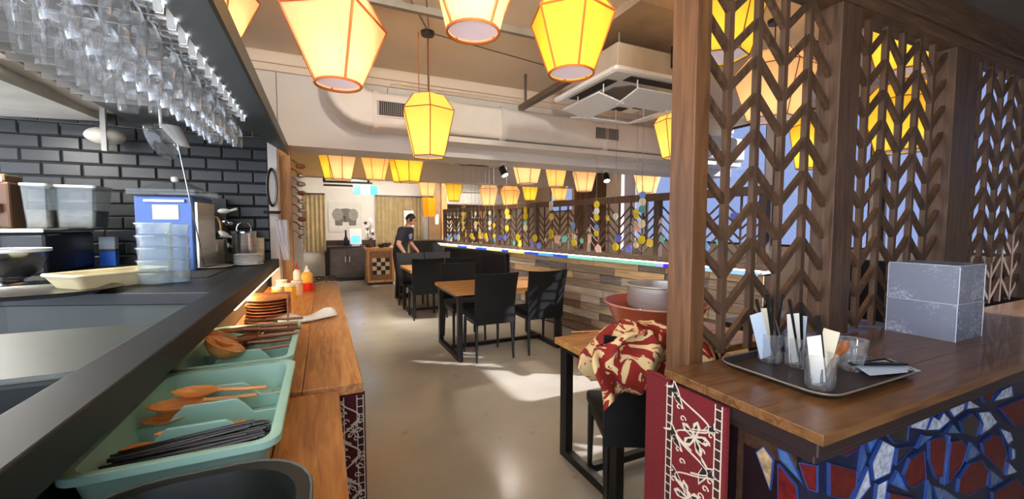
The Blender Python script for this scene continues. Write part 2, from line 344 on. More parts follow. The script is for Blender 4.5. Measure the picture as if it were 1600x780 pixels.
# ---------------------------------------------------------------- woven runner on the counter end
def carpet_motifs(parent, M, H, W, seed):
    """ladder borders and floral scrolls of a runner W wide, H tall, hanging from z=H (local x across, y up)"""
    wht = mat('runner white', (206,188,170), .9); blk = mat('runner black', (22,16,16), .9)
    rnd = random.Random(seed)
    for x0 in (.012, W-.030):
        st = MB().box(x0, x0+.018, 0, H, .0005, .0015, M); st.build('border', mat('runner dark red', (52,14,14), .9), parent)
        ln = MB().box(x0-.003, x0, 0, H, .0005, .0025, M).box(x0+.018, x0+.021, 0, H, .0005, .0025, M)
        for k in range(int(H/.028)): ln.box(x0, x0+.018, H-.014-k*.028, H-.011-k*.028, .0005, .0025, M)
        ln.build('border_ladder', wht, parent)
    def flower(cx, cy, s, a0):
        pet = []
        for k in range(5):
            a = a0+2*PI*k/5
            for r, da in ((.25,-.6),(.8,-.33),(1.05,0),(.8,.33)): pet.append((cx+s*r*math.cos(a+da), cy+s*r*math.sin(a+da)))
        MB().prism(pet, .0005, .002, M).build('flower', wht, parent)
        for k in range(5):
            a = a0+2*PI*k/5; p = [(cx+s*r*math.cos(a+d), cy+s*r*math.sin(a+d)) for r, d in ((.15,0),(.55,-.22),(.85,0),(.55,.22))]
            MB().prism(p, .002, .003, M).build('petal', blk, parent)
    def leaf(x, y, a, s):
        sh = [(0,0),(.35,.16),(.7,.12),(1.0,.3),(.85,-.05),(1.05,-.25),(.6,-.2),(.3,-.1)]
        q = lambda k: [(x+s*k*(u*math.cos(a)-v*math.sin(a)), y+s*k*(u*math.sin(a)+v*math.cos(a))) for u, v in sh]
        MB().prism(q(1.0), .0005, .0018, M).build('leaf', wht, parent)
        MB().prism([((px-x)*.74+x+s*.14*math.cos(a), (py-y)*.74+y+s*.14*math.sin(a)) for px, py in q(1.0)], .0018, .003, M).build('leaf_centre', blk, parent)
    y = H-.06; k = 0; mid = W/2
    while y > .05:
        if k % 3 == 1: flower(mid-.01*(-1)**k, y, min(.05, W*.26), .4+k)
        else: leaf(mid+(.025 if k % 2 else -.03)*W/.2, y, (1.1 if k % 2 else 2.2)+.3*rnd.random(), min(.085, W*.42))
        s = (-1)**k
        pts = [(mid+s*W*.27*math.sin(t*2.4), y-.045+t*.045, .0015) for t in [i/6 for i in range(13)]]
        MB().tube(pts, .0026, 5, M).build('vine', wht, parent)
        for q in range(3):
            cx, cy = mid-s*W*(.16+.07*q), y-.03+.03*q
            MB().tube([(cx+(.012-.0012*i)*math.cos(i*.7), cy+(.012-.0012*i)*math.sin(i*.7), .0015) for i in range(9)], .002, 5, M).build('scroll', wht, parent)
        if k % 3 != 1: leaf(mid-(.03 if k % 2 else -.035)*W/.2, y-.03, (2.6 if k % 2 else .5), min(.05, W*.26))
        y -= .066; k += 1
redcloth = mat('red woven wool', (102,14,20), .95, var=.2, scale=120, bump=.2)
rn = thing('carpet_runner', 'red floral woven runner with ladder borders hanging on the right counter end', 'carpet', (.966, 1.03, 0))
MB().box(0, .018, -.30, 0, .02, .962).build('cloth', redcloth, rn, bevel=.004)
MB().tube([(.008, -.1, .962), (.008, -.05, .968), (.008, 0, .962)], .007, 6).build('hem', redcloth, rn, smooth=True)
# local x of motifs runs toward -Y, out of plane toward -X
carpet_motifs(rn, Matrix(((0,0,-1,0),(-1,0,0,-.085),(0,1,0,.02),(0,0,0,1))), .94, .215, 3)
# ================================================================ LATTICE SCREEN
ls = thing('lattice_screen', 'tall dark wooden chevron lattice screen standing on the right counter', 'screen')
MB().box(1.062, 1.126, .942, 1.04, .0, 2.36).build('post', pine, ls, bevel=.003)
MB().box(1.835, 1.975, .945, 1.03, 1.0, 2.36).build('post', walnut, ls, bevel=.003)
MB().box(2.80, 3.05, .945, 1.03, 1.0, 2.36).build('post', walnut, ls, bevel=.003)
MB().box(3.9, 4.0, .945, 1.03, 1.0, 2.36).build('post', walnut, ls, bevel=.003)
MB().box(1.062, 4.0, .92, 1.05, 2.36, 2.5).build('head_beam', walnutX, ls, bevel=.004)
MB().box(1.126, 3.9, .935, 1.035, 2.31, 2.36).build('head_rail', walnutX, ls, bevel=.003)
def chevron(parent, x0, x1, z0, z1, ncol, M, bar=.022, depth=.022, pitch=.128, tv=.030, slope=.88, m=walnut, y0=.975):
    """vertical bars with slanting slats between them, alternate columns mirrored"""
    cwid = (x1-x0-bar*(ncol-1))/ncol; meshes = []
    for sgn in (1, -1):
        hgt = cwid*slope; a, c = (0, hgt) if sgn > 0 else (hgt, 0)
        bb = MB().loft([[(0,0,a),(0,depth*.8,a),(0,depth*.8,a+tv),(0,0,a+tv)], [(cwid,0,c),(cwid,depth*.8,c),(cwid,depth*.8,c+tv),(cwid,0,c+tv)]])
        me = bb.mesh('slat'); me.materials.append(m); meshes.append((me, hgt))
    bm_ = MB().box(0, bar, 0, depth, z0, z1).mesh('bar'); bm_.materials.append(m)
    for k in range(ncol):
        x = x0+k*(cwid+bar)
        if k < ncol-1: place('bar', bm_, parent, M @ Vector((x+cwid, y0, 0)), M.to_euler())
        me, hgt = meshes[(k+1) % 2]
        z = z0+.01
        while z+hgt+tv < z1+.03:
            place('slat', me, parent, M @ Vector((x, y0+depth*.1, z)), M.to_euler()); z += pitch
I4 = Matrix.Identity(4)
chevron(ls, 1.126, 1.835, 1.0, 2.33, 5, I4)
chevron(ls, 1.975, 2.80, 1.0, 2.33, 6, I4)
chevron(ls, 3.05, 3.9, 1.0, 2.33, 6, I4)
# ================================================================ LONG PARTITION
PA, PB = Vector((3.57, 2.35, 0)), Vector((2.45, 8.95, 0))
pu = (PB-PA).normalized(); pang = math.atan2(pu.y, pu.x); PL = (PB-PA).length
MP = T(PA.x, PA.y, 0) @ RZ(pang)          # local x along the partition, local +y toward the tables
pt_ = thing('booth_partition', 'long low partition of reclaimed planks with a lit ledge and chevron lattice on top', 'partition')
MB().box(0, PL, -.1, .02, 0, 1.02, MP).build('core', darkwood, pt_)
pm = [wood('plank %d' % i, a, c, 'X', 2.2, .6, .18) for i, (a, c) in enumerate((((146,124,104),(186,164,140)), ((176,160,142),(216,202,184)), ((104,82,66),(144,116,92)), ((196,156,110),(232,196,150)), ((110,102,98),(150,142,136))))]
rnd = random.Random(4); pmesh = {}
for r in range(10):
    z = .02+r*.1; x = 0
    while x < PL-.05:
        ln = min(rnd.choice((.35,.5,.7,.9)), PL-x); th = rnd.choice((.012,.02,.03)); k = (round(ln,2), th, rnd.randrange(5) if x < 4 else 0)
        if k not in pmesh:
            pmesh[k] = MB().box(.003, ln-.003, 0, th, .003, .097).mesh('plank'); pmesh[k].materials.append(pm[k[2]])
        place('plank', pmesh[k], pt_, MP @ Vector((x, .02, z)), (0, 0, pang)); x += ln
MB().box(-.03, PL, -.14, .14, 1.02, 1.045, MP).build('ledge', mat('white ledge', (236,234,228), .35), pt_, bevel=.003)
led = mat('led strip', (255,252,240), .5, emit=5, ecol=(255,248,235))
MB().box(-.02, PL, .135, .147, 1.047, 1.054, MP).build('light_strip', led, pt_)
# coloured glass along the ledge edge
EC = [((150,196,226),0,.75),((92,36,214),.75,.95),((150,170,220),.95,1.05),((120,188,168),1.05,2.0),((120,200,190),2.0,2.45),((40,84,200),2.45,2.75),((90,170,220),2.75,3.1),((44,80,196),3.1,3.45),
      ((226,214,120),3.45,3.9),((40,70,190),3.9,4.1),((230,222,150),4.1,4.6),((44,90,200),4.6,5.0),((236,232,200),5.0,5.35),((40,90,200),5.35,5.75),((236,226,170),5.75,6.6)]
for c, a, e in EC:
    MB().box(a+.003, e-.003, .14, .15, 1.005, 1.044, MP).build('edge_glass', mat('edge glass %d %d %d' % c, c, .2, var=.1, emit=.35), pt_)  # backlight put into the glass as a glow of its own
MB().box(-.02, PL, -.05, .03, 1.72, 1.80, MP).build('top_rail', walnutX, pt_, bevel=.004)
MB().box(-.02, PL, -.035, .015, 1.045, 1.10, MP).build('bottom_rail', walnutX, pt_, bevel=.003)
NP = 6; pw = (PL-.07)/NP
for i in range(NP+1):
    MB().box(i*pw, i*pw+.07, -.045, .025, 1.10, 1.72, MP).build('post', walnut, pt_, bevel=.003)
gcols = [mat('teal pane', (112,196,184), .2), mat('sky pane', (120,176,232), .2), mat('amber pane', (232,200,90), .2), mat('rose pane', (214,176,160), .2), mat('indigo pane', (104,112,206), .2)]
for i in range(NP):
    chevron(pt_, i*pw+.07, (i+1)*pw, 1.10, 1.72, 6, MP, .016, .02, .1, .02, .95, walnut, -.02)
    for q in range(7):
        cx = i*pw+.12+q*(pw-.16)/6+rnd.uniform(-.03,.03); cz = 1.14+rnd.random()*.16+(.3 if q in (1,4) else 0); s = rnd.uniform(.03,.075); n = rnd.choice((5,6,7)); a0 = rnd.random()*6
        poly = [(cx+s*rnd.uniform(.7,1.15)*math.cos(a0+2*PI*k/n), cz+s*rnd.uniform(.7,1.15)*math.sin(a0+2*PI*k/n)) for k in range(n)]
        M2 = MP @ Matrix(((1,0,0,0),(0,0,-1,.012),(0,1,0,0),(0,0,0,1)))
        MB().prism(poly, -.003, .003, M2).build('glass_piece', gcols[rnd.randrange(5)], pt_)
# strings of coloured discs hanging before the lattice
dcol = {'y': mat('yellow disc', (244,220,40), .25), 'c': mat('cream disc', (240,228,190), .25), 'b': mat('blue disc', (120,160,226), .25), 't': mat('teal disc', (90,160,160), .25), 'w': mat('white disc', (238,238,228), .25)}
def garland(px, discs, lab, off=.2):
    """discs: (pixel y, colour, radius); hangs in a vertical line off metres before the partition"""
    d = _ray(px, 352); nrm = MP.to_3x3() @ Vector((0,1,0)); P0 = PA+nrm*off
    t = (P0-_c).dot(nrm)/d.dot(nrm); base_ = _c+d*t
    zc = 3.0 if base_.y < 4.28 else (2.19 if base_.y < 4.85 else (2.28 if 7.7 < base_.y < 8.06 else 2.78))
    g = thing('disc_garland', lab, 'garland', (base_.x, base_.y, 0), pang, 'disc garlands before the partition')
    zs = []
    dist = (base_-_c).dot(_f)
    for y, c, r in discs:
        r *= 1.3
        z = EYE+(352-y)/FOC*dist; zs.append(z); n = 14
        MB().prism([(r*math.cos(2*PI*k/n), r*math.sin(2*PI*k/n)) for k in range(n)], -.004, .004, Matrix(((1,0,0,0),(0,0,1,0),(0,1,0,z),(0,0,0,1)))).build('disc', dcol[c], g, bevel=.0015)
    MB().tube([(0,0.006,min(zs)-.05), (0,0.006,zc)], .0022, 5).build('string', mat('grey string', (150,146,140), .6), g)
garland(1003, [(305,'b',.03),(316,'c',.036),(327,'t',.034),(350,'c',.036),(375,'y',.036)], 'nearest disc string, a large yellow disc at its foot', .3)
garland(994, [(331,'y',.026),(338,'y',.026),(383,'c',.028)], 'disc string with two yellow discs, second from the right')
garland(962, [(386,'y',.036),(338,'w',.03)], 'disc string with a yellow disc low above the ledge, left of the bar post', .25)
garland(932, [(320,'y',.036),(330,'w',.034),(340,'y',.034),(355,'b',.026),(365,'y',.03)], 'dense disc string of yellow, white and blue discs')
garland(897, [(379,'y',.036),(370,'c',.03)], 'short disc string with a yellow and a cream disc')
garland(861, [(319,'w',.034),(325,'c',.03),(364,'y',.04),(369,'y',.034)], 'disc string with white discs at the rail and two yellow ones low')
garland(836, [(372,'y',.042)], 'string with one single yellow disc at the rail foot')
garland(821, [(328,'y',.034),(338,'y',.045),(356,'c',.042)], 'disc string with a big yellow disc above a cream disc')
garland(809, [(371,'y',.045)], 'string with one yellow disc, just left of the big pair')
garland(792, [(332,'y',.048),(339,'c',.03),(357,'y',.042)], 'disc string with yellow, cream, yellow discs')
garland(772, [(352,'y',.03),(369,'y',.03)], 'string with two small yellow discs in the middle of the row')
garland(765, [(333,'c',.03),(349,'c',.036),(357,'w',.026)], 'disc string of three pale discs')
garland(759, [(369,'y',.04)], 'string with one amber disc over the blue edge glass')
garland(749, [(364,'y',.032),(370,'y',.032)], 'string with two amber discs one below the other')
garland(743, [(334,'c',.03),(350,'c',.04),(355,'c',.03)], 'disc string with a cream disc at mid height')
garland(737, [(369,'y',.045)], 'string with one bright disc near the far ledge end')
garland(724, [(335,'y',.036),(341,'y',.03),(349,'c',.03),(356,'y',.034)], 'far disc string of four yellowish discs')
garland(716, [(371,'c',.05)], 'farthest string with one large cream disc')
# ================================================================ DINING TABLES AND CHAIRS
def table(lab, x0, x1, y0, y1):
    t = thing('dining_table', lab, 'table', ((x0+x1)/2, (y0+y1)/2, 0), 0, 'oak dining tables')
    hx, hy = (x1-x0)/2, (y1-y0)/2
    MB().box(-hx, hx, -hy, hy, .712, .752).build('table_top', oak, t, bevel=.004)
    for sx in (-1, 1):
        X = sx*(hx-.06)
        for sy in (-1, 1):
            Y = sy*(hy-.05); MB().box(X-.025, X+.025, Y-.035, Y+.035, 0, .712).build('leg', steel_b, t, bevel=.002)
        MB().box(X-.025, X+.025, -hy+.085, hy-.085, 0, .05).build('foot_rail', steel_b, t, bevel=.002)
        MB().box(X-.025, X+.025, -hy+.085, hy-.085, .672, .711).build('top_rail', steel_b, t, bevel=.002)
    MB().box(-hx+.085, hx-.085, -.02, .02, .03, .07).build('stretcher', steel_b, t)
    return t
table('oak table nearest the camera, carrying the red bowl', 1.295, 2.5, 1.60, 2.18)
table('oak table in mid aisle with two black chairs on the near side', 1.23, 2.55, 4.08, 4.95)
table('oak table farthest from the camera, in front of the standing man', 1.2, 2.12, 6.35, 7.28)
def make_chair():
    c = thing('dining_chair', 'black leather dining chair', 'chair', (0,0,0), 0, 'black chairs at the tables')
    MB().box(-.225, .225, -.2, .23, .43, .495).build('seat', leather, c, bevel=.018, seg=3)
    MB().box(-.205, .205, -.18, .21, .385, .43).build('seat_frame', steel_b, c)
    rows = []
    for k in range(9):
        z = .40+k*.0675; t = k/8; wd = .225+.02*t*t; yb = -.205-.075*t*t; cur = .012
        th = .032-.012*t
        ring = []
        for i in range(9): u = -1+i/4; ring.append((u*wd, yb-cur*(1-u*u)-th/2, z+(.012*u*u if k == 8 else 0)))
        for i in range(9): u = 1-i/4; ring.append((u*wd, yb-cur*(1-u*u)+th/2, z+(.012*u*u if k == 8 else 0)))
        rows.append(ring)
    MB().loft(rows).build('backrest', leather, c, smooth=True)
    for sx in (-1, 1):
        MB().tube([(sx*.205,-.19,.42),(sx*.212,-.225,0)], [.02,.012], 8).build('leg', steel_b, c, smooth=True)
        MB().tube([(sx*.2,.195,.42),(sx*.205,.205,0)], [.02,.013], 8).build('leg', steel_b, c, smooth=True)
    return c
ch0 = make_chair(); ch0.location = (1.645, 4.22, 0); ch0['label'] = 'black leather chair at the mid-aisle table, near side, next to the table end'
CH = [(2.26,4.22,0,'black leather chair at the mid-aisle table, near side, second from the table end'),
 (1.62,4.98,PI,'black leather chair on the far side of the mid-aisle table'),
 (1.43,6.42,0,'black leather chair at the farthest oak table, near side, by the aisle'), (1.94,6.42,0,'black leather chair at the farthest oak table, near side, next to the partition'),
 (1.43,7.30,PI,'black leather chair behind the farthest oak table, by the aisle'), (1.94,7.30,PI,'black leather chair behind the farthest oak table, next to the partition')]
for x, y, rz, lab in CH: dup(ch0, (x, y, 0), rz, lab)
dup(ch0, (1.48, 1.64, 0), -.42, 'black leather chair draped with a patterned cloth, pushed up to the nearest table')
bn = thing('banquette', 'black upholstered bench against the partition between the tables', 'bench')
MB().box(4.0, 6.4, .06, .38, .12, .44, MP).build('seat_base', steel_b, bn)
for i in range(3):
    MB().box(4.0+i*.8+.004, 4.8+i*.8-.004, .12, .42, .44, .52, MP).build('seat_cushion', leather, bn, bevel=.02)
    MB().box(4.0+i*.8+.004, 4.8+i*.8-.004, .055, .14, .46, .97, MP).build('back_cushion', leather, bn, bevel=.02)
# bowl, pot, cloth and stick on the nearest table
bw = thing('mixing_bowl', 'large terracotta-red bowl holding a steel pot on the nearest table', 'bowl', (1.90, 1.96, .752))
MB().lathe([(.001,0),(.14,0),(.16,.01),(.22,.06),(.27,.13),(.305,.205),(.312,.21),(.315,.216),(.308,.218),(.30,.205),(.265,.135),(.215,.068),(.15,.02),(.001,.015)], 40).build('bowl', mat('terracotta plastic', (164,82,60), .35, var=.06), bw, smooth=True)
MB().lathe([(.306,.218),(.318,.218),(.32,.212),(.315,.207)], 40).build('rim', mat('terracotta rim', (196,130,104), .4), bw, smooth=True)
po = thing('steel_pot', 'round stainless pot sitting inside the red bowl', 'pot', (1.985, 2.02, .775))
MB().lathe([(.001,0),(.185,0),(.195,.012),(.198,.28),(.206,.288),(.203,.294),(.192,.288),(.188,.015),(.001,.012)], 40)  .build('pot', mat('pot steel', (220,216,208), .34, .75, stretch=(1,1,20)), po, smooth=True)
MB().lathe([(.199,.13),(.2,.132),(.2,.15),(.199,.152)], 40).build('band', chrome, po, smooth=True)
st = MB().tube([PZ(893,519,.764), PZ(975,516,.764), (1.86,2.1,.764)], [.005,.006,.006], 8).build('wooden_stick', spoonwood)
tag(st, 'thin pale wooden stick lying behind the red bowl', 'stick')
# patterned cloth: crumpled bundle over the chair back
clm, nt, b = base('red ikat cloth'); N = nt.nodes.new; L = nt.links.new
tc = N('ShaderNodeTexCoord'); n1 = N('ShaderNodeTexNoise'); n1.inputs['Scale'].default_value = 11; n1.inputs['Detail'].default_value = 2; n1.inputs['Distortion'].default_value = 1.6
L(tc.outputs['UV'], n1.inputs['Vector']); rp = N('ShaderNodeValToRGB'); rp.color_ramp.interpolation = 'CONSTANT'
e = rp.color_ramp.elements; e[0].color = lin((134,28,18)); e[1].position = .49; e[1].color = lin((214,186,134)); k = e.new(.64); k.color = lin((176,60,26)); k = e.new(.70); k.color = lin((222,196,150))
L(n1.outputs['Fac'], rp.inputs[0]); L(rp.outputs[0], b.inputs['Base Color']); b.inputs['Roughness'].default_value = .9
def draped_cloth():
    nu, nv = 60, 46; vs = []; uv = []
    for j in range(nv+1):
        for i in range(nu+1):
            u = i/nu; v = j/nv                      # u across the chair back, v from behind the back over the top to the front
            s = (v-.5)*.72
            wid = .28*(1+.15*math.sin(v*9+u*2))
            x = (u-.5)*2*wid+.03*math.sin(v*14+u*5)
            drop = max(0, abs(s)-.07); side = -1 if s < 0 else 1
            end = max(0, abs(u-.5)*2-.72)/.28
            y = side*(.055+.03*math.sin(u*17+1)*min(1, drop*8)+.05*drop+.02*math.sin(u*31+v*9)) if abs(s) > .07 else s/.07*.055
            z = -drop*(.85+.12*math.sin(u*6)+.1*math.sin(u*15))+.02*math.sin(u*21+v*7)+.015*math.sin(u*37)*math.cos(v*23)-end*end*.07
            y += .03*math.sin(u*9+v*13)*math.cos(v*7)
            vs.append((x, y*1.5, z+.03)); uv.append((u*.7, v*.7))
    fs = [(j*(nu+1)+i, j*(nu+1)+i+1, (j+1)*(nu+1)+i+1, (j+1)*(nu+1)+i) for j in range(nv) for i in range(nu)]
    me = bpy.data.meshes.new('draped_cloth'); me.from_pydata(vs, [], fs); me.materials.append(clm)
    ul = me.uv_layers.new(name='UVMap')
    for l in me.loops: ul.data[l.index].uv = uv[l.vertex_index]
    me.polygons.foreach_set('use_smooth', [True]*len(me.polygons))
    o = place('draped_cloth', me, None, (1.362, 1.378, .956), (0, 0, -.42))
    m = o.modifiers.new('thick', 'SOLIDIFY'); m.thickness = .006
    return tag(o, 'crumpled red and cream patterned cloth draped over the nearest chair back', 'cloth')
draped_cloth()
# ================================================================ TRAY, GLASSES, BOXES ON THE RIGHT COUNTER
tr = thing('serving_tray', 'dark brown rounded tray carrying cutlery glasses on the right counter', 'tray', (1.385, .745, 1.0))
o1 = rrect(-.245, .225, -.17, .165, .06); o2 = rrect(-.235, .215, -.16, .155, .055); o3 = rrect(-.228, .208, -.153, .148, .05); o4 = rrect(-.22,.2,-.145,.14,.045)
MB().loft([[(x,y,0) for x, y in o4], [(x,y,.0) for x, y in o3], [(x,y,.016) for x, y in o1], [(x,y,.018) for x, y in o2], [(x,y,.006) for x, y in o3], [(x,y,.005) for x, y in o4]]).build('tray', mat('brown tray', (44,34,30), .45, var=.1), tr, smooth=True)
MB().tube([(x,y,.018) for x, y in o1+o1[:1]], .0028, 6).build('rim', mat('tray rim', (120,110,98), .35), tr, smooth=True)
def tumbler(lab, x, y, r=.041, h=.094):
    g = thing('glass_tumbler', lab, 'glass', (x, y, 1.006), 0, 'cutlery tumblers on the tray')
    MB().lathe([(.001,0),(r*.74,0),(r*.8,.004),(r,h),(r*.96,h+.001),(r*.76,.014),(.001,.012)], 24).build('cup', glass, g, smooth=True)
    n = 10
    for k in range(n):
        a = 2*PI*k/n; MB().tube([(r*.79*math.cos(a), r*.79*math.sin(a), .008), (r*.87*math.cos(a), r*.87*math.sin(a), .042)], [.003,.0015], 5).build('facet', glass, g, smooth=True)
    return g
GL = [(1.318,.845),(1.345,.775),(1.222,.645),(1.47,.69)]
tumbler('tumbler at the tray back holding cards and a dark ladle', *GL[0]); tumbler('tumbler between two others, holding upright cards and black sticks', *GL[1])
tumbler('tumbler nearest the tray front edge, with a wooden spoon', *GL[2]); tumbler('tumbler holding silver forks, next to the napkin', *GL[3])
def card(lab, x, y, wd, h, rz, ry, m, z=1.022, rx=0):
    wd *= .9; h *= .95
    o = MB().box(-wd/2, wd/2, -.0008, .0008, 0, h).build('paper_sleeve', m, None, (x, y, z), (rx, ry, rz)); return tag(o, lab, 'paper sleeve', 'paper cutlery sleeves')
card('pale blue sleeve leaning far left in the back tumbler', 1.296, .842, .045, .16, -.4, -.30, bluish, rx=.05)
card('cream sleeve upright in the back tumbler', 1.318, .85, .036, .165, -.4, -.06, cream, rx=-.05)
card('white sleeve in the middle tumbler, left', 1.33, .772, .04, .165, -.5, -.12, paper, rx=.06)
card('pale blue sleeve in the middle tumbler, right', 1.352, .782, .045, .15, -.5, .1, bluish, rx=-.08)
card('large cream sleeve leaning right in the front tumbler', 1.236, .655, .05, .15, -.5, .28, cream, rx=-.1)
card('white sleeve leaning left in the front tumbler', 1.214, .642, .04, .14, -.5, -.18, paper, rx=.06)
def stick(lab, x, y, dx, dy, h, r=.0036, m=black, z=1.022):
    o = MB().tube([(0,0,0),(dx,dy,h)], [r*.7, r], 6).build('chopstick', m, None, (x, y, z), smooth=True); return tag(o, lab, 'chopstick', 'black chopsticks in tumblers')
for i, (gx, gy, dx, dy, h, lab) in enumerate([(0,0,-.055,.02,.19,'black stick leaning left in the back tumbler'),(0,0,-.02,.02,.205,'tallest black stick in the back tumbler'),(0,.01,.012,.01,.19,'black stick beside the back cream sleeve'),
   (1,0,-.02,.0,.19,'black stick at the left of the middle tumbler'),(1,0,-.006,.0,.175,'black stick in the centre of the middle tumbler'),(2,0,-.03,.01,.185,'thick black stick crossing the front tumbler'),(1,0,-.045,.01,.2,'black stick leaning farthest left in the middle tumbler'),(0,0,.05,.015,.2,'black stick leaning right out of the back tumbler'),(2,0,.004,.012,.15,'short black stick upright in the front tumbler')]):
    stick(lab, GL[gx][0]+(.012 if i % 2 else -.004), GL[gx][1]-.008, dx, dy, h, .008 if i == 5 else .0055)
def spoon(name, lab, pts, r, bowl, m, group=None, cat='spoon', rot=0, bl=None):
    s = thing(name, lab, cat, pts[0], 0, group); p0 = Vector(pts[0])
    MB().tube([Vector(p)-p0 for p in pts], r, 8).build('handle', m, s, smooth=True)
    d = (Vector(pts[-1])-Vector(pts[-2])).normalized(); c = Vector(pts[-1])-p0
    q = d.to_track_quat('X', 'Z').to_matrix().to_4x4(); L_, W_ = bowl
    rings = []
    for k in range(9):
        t = k/8; x = t*L_; wv = max(.003, W_*math.sin(PI*min(1,(t*.92+.08)))**.7); dz = -.35*W_*math.sin(PI*t)
        rings.append([(x, wv*math.cos(a), (dz*(1-math.cos(a)**2) if math.sin(a) > -2 else 0)+(-.0025 if 0 < a < PI else .0)) for a in [2*PI*i/12 for i in range(12)]])
    MB().loft(rings, M=T(*c) @ q).build('bowl', m, s, smooth=True); return s
spoon('wooden_spoon', 'brown wooden spoon leaning right out of the front tumbler', [(1.224,.64,1.03),(1.27,.642,1.075),(1.285,.642,1.085)], [.003,.004,.007], (.07,.017), spoondark)
spoon('black_ladle', 'dark round spoon standing in the back tumbler', [(1.335,.84,1.14),(1.333,.826,1.10),(1.333,.822,1.09)], [.003,.004,.007], (.055,.024), mat('dark plastic spoon', (44,36,34), .4))
fk = []
for i in range(3):
    f = thing('fork', 'silver fork in the right-hand tumbler, ' + ('left', 'middle', 'right')[i] + ' of three', 'fork', (GL[3][0]-.014+.013*i, GL[3][1]-.006, 1.022), .3*i, 'forks in the tumbler')
    MB().box(-.004,.004,-.001,.001,0,.05).build('handle', chrome, f, bevel=.0006)
    MB().prism([(-.004,.05),(.004,.05),(.009,.06),(-.009,.06)], -.001,.001, Matrix(((1,0,0,0),(0,0,1,0),(0,1,0,0),(0,0,0,1)))).build('neck', chrome, f)
    for k in range(4): MB().box(-.009+k*.0052, -.0066+k*.0052, -.001, .001, .06, .078).build('tine', chrome, f)
np_ = thing('cutlery_set', 'cutlery rolled in a pale blue napkin lying on the tray end', 'cutlery', (1.53, .64, 1.008), -.18)
MB().add([(-.09,-.03,.004),(.09,-.045,.006),(.075,.03,.02),(-.06,.055,.018),(-.09,-.03,.006),(.09,-.045,.008),(.075,.03,.022),(-.06,.055,.02)], [(0,3,2,1),(4,5,6,7),(0,1,5,4),(1,2,6,5),(2,3,7,6),(3,0,4,7)]).build('napkin', bluish, np_)
MB().box(-.1,.07,-.012,.004,.02,.026, RZ(-.25)).build('sleeve', black, np_); MB().tube([(-.1,.02,.026),(.03,.012,.03),(.08,-.012,.012)], .003, 6).build('chopstick', black, np_)
# acrylic boxes
acr = bpy.data.materials.new('scuffed acrylic'); acr.use_nodes = True; nt = acr.node_tree; nt.nodes.clear(); N = nt.nodes.new; L = nt.links.new
tc = N('ShaderNodeTexCoord'); n1 = N('ShaderNodeTexNoise'); n1.inputs['Scale'].default_value = 90; n1.inputs['Detail'].default_value = 3; L(tc.outputs['Object'], n1.inputs['Vector'])
n2 = N('ShaderNodeTexNoise'); n2.inputs['Scale'].default_value = 7; L(tc.outputs['Object'], n2.inputs['Vector'])
mu = N('ShaderNodeMath'); mu.operation = 'MULTIPLY'; L(n1.outputs['Fac'], mu.inputs[0]); L(n2.outputs['Fac'], mu.inputs[1])
rp = N('ShaderNodeMapRange'); rp.inputs['From Min'].default_value = .26; rp.inputs['From Max'].default_value = .42; rp.inputs['To Min'].default_value = .42; rp.inputs['To Max'].default_value = .95; L(mu.outputs[0], rp.inputs['Value'])
t1 = N('ShaderNodeBsdfTransparent'); t1.inputs[0].default_value = (.85,.88,.95,1); d1 = N('ShaderNodeBsdfPrincipled'); d1.inputs['Base Color'].default_value = lin((178,182,196)); d1.inputs['Roughness'].default_value = .25
m1 = N('ShaderNodeMixShader'); L(rp.outputs[0], m1.inputs[0]); L(t1.outputs[0], m1.inputs[1]); L(d1.outputs[0], m1.inputs[2]); oo = N('ShaderNodeOutputMaterial'); L(m1.outputs[0], oo.inputs[0])
edge_m = mat('acrylic edge', (214,220,232), .2)
def acrylic(lab, x, y, z, sx, sy, h, rz):
    g = thing('acrylic_box', lab, 'box', (x, y, z), rz, 'acrylic boxes on the counter'); t = .004
    for nm, b_ in (('side_panel',(-sx/2,sx/2,-sy/2,-sy/2+t,0,h)),('side_panel',(-sx/2,sx/2,sy/2-t,sy/2,0,h)),('side_panel',(-sx/2,-sx/2+t,-sy/2+t,sy/2-t,0,h)),('side_panel',(sx/2-t,sx/2,-sy/2+t,sy/2-t,0,h)),('top_panel',(-sx/2,sx/2,-sy/2,sy/2,h,h+t))):
        MB().box(*b_).build(nm, acr, g)
    for a, c in ((-1,-1),(1,-1),(-1,1)): MB().tube([(a*sx/2,c*sy/2,0),(a*sx/2,c*sy/2,h)], .0016, 5).build('edge', edge_m, g)
    MB().tube([(-sx/2,sy/2,h+t),(-sx/2,-sy/2,h+t),(sx/2,-sy/2,h+t)], .0014, 5).build('top_edge', edge_m, g)
acrylic('lower of two stacked frosted acrylic boxes, resting on the counter', 2.31, .803, 1.0, .235, .215, .14, 0)
acrylic('upper of two stacked frosted acrylic boxes', 2.318, .806, 1.1445, .245, .215, .145, .02)
# ================================================================ CEILING: DUCT, AIR UNITS, RAILS, SPOTS
du = thing('air_duct', 'white painted air duct running across the room below the ceiling beam', 'duct')
def rr_sec(x, y0, y1, z0, z1, r): return [(x, a, c) for a, c in rrect(y0, y1, z0, z1, r, 4)]
MB().loft([rr_sec(.42, 4.0, 4.345, 2.36, 2.68, .04), rr_sec(5.5, 4.0, 4.345, 2.36, 2.68, .04)]).build('trunk', duct_m, du, smooth=True)
el = []
for k in range(8):
    a = k/7*PI/2; el.append([(.42-.2*math.sin(a), 4.0+(yy-4.0)*1.0, 2.68+.08-(.08+(2.68-zz))*math.cos(a)+0*a) if False else (.42-(.06+(2.68-zz))*math.sin(a), yy, 2.74-(.06+(2.68-zz))*math.cos(a)) for _, yy, zz in rr_sec(0, 4.0, 4.345, 2.36, 2.68, .04)])
el.append([(x, y, z+.26) for x, y, z in el[-1]])
MB().loft(el).build('elbow', duct_m, du, smooth=True)
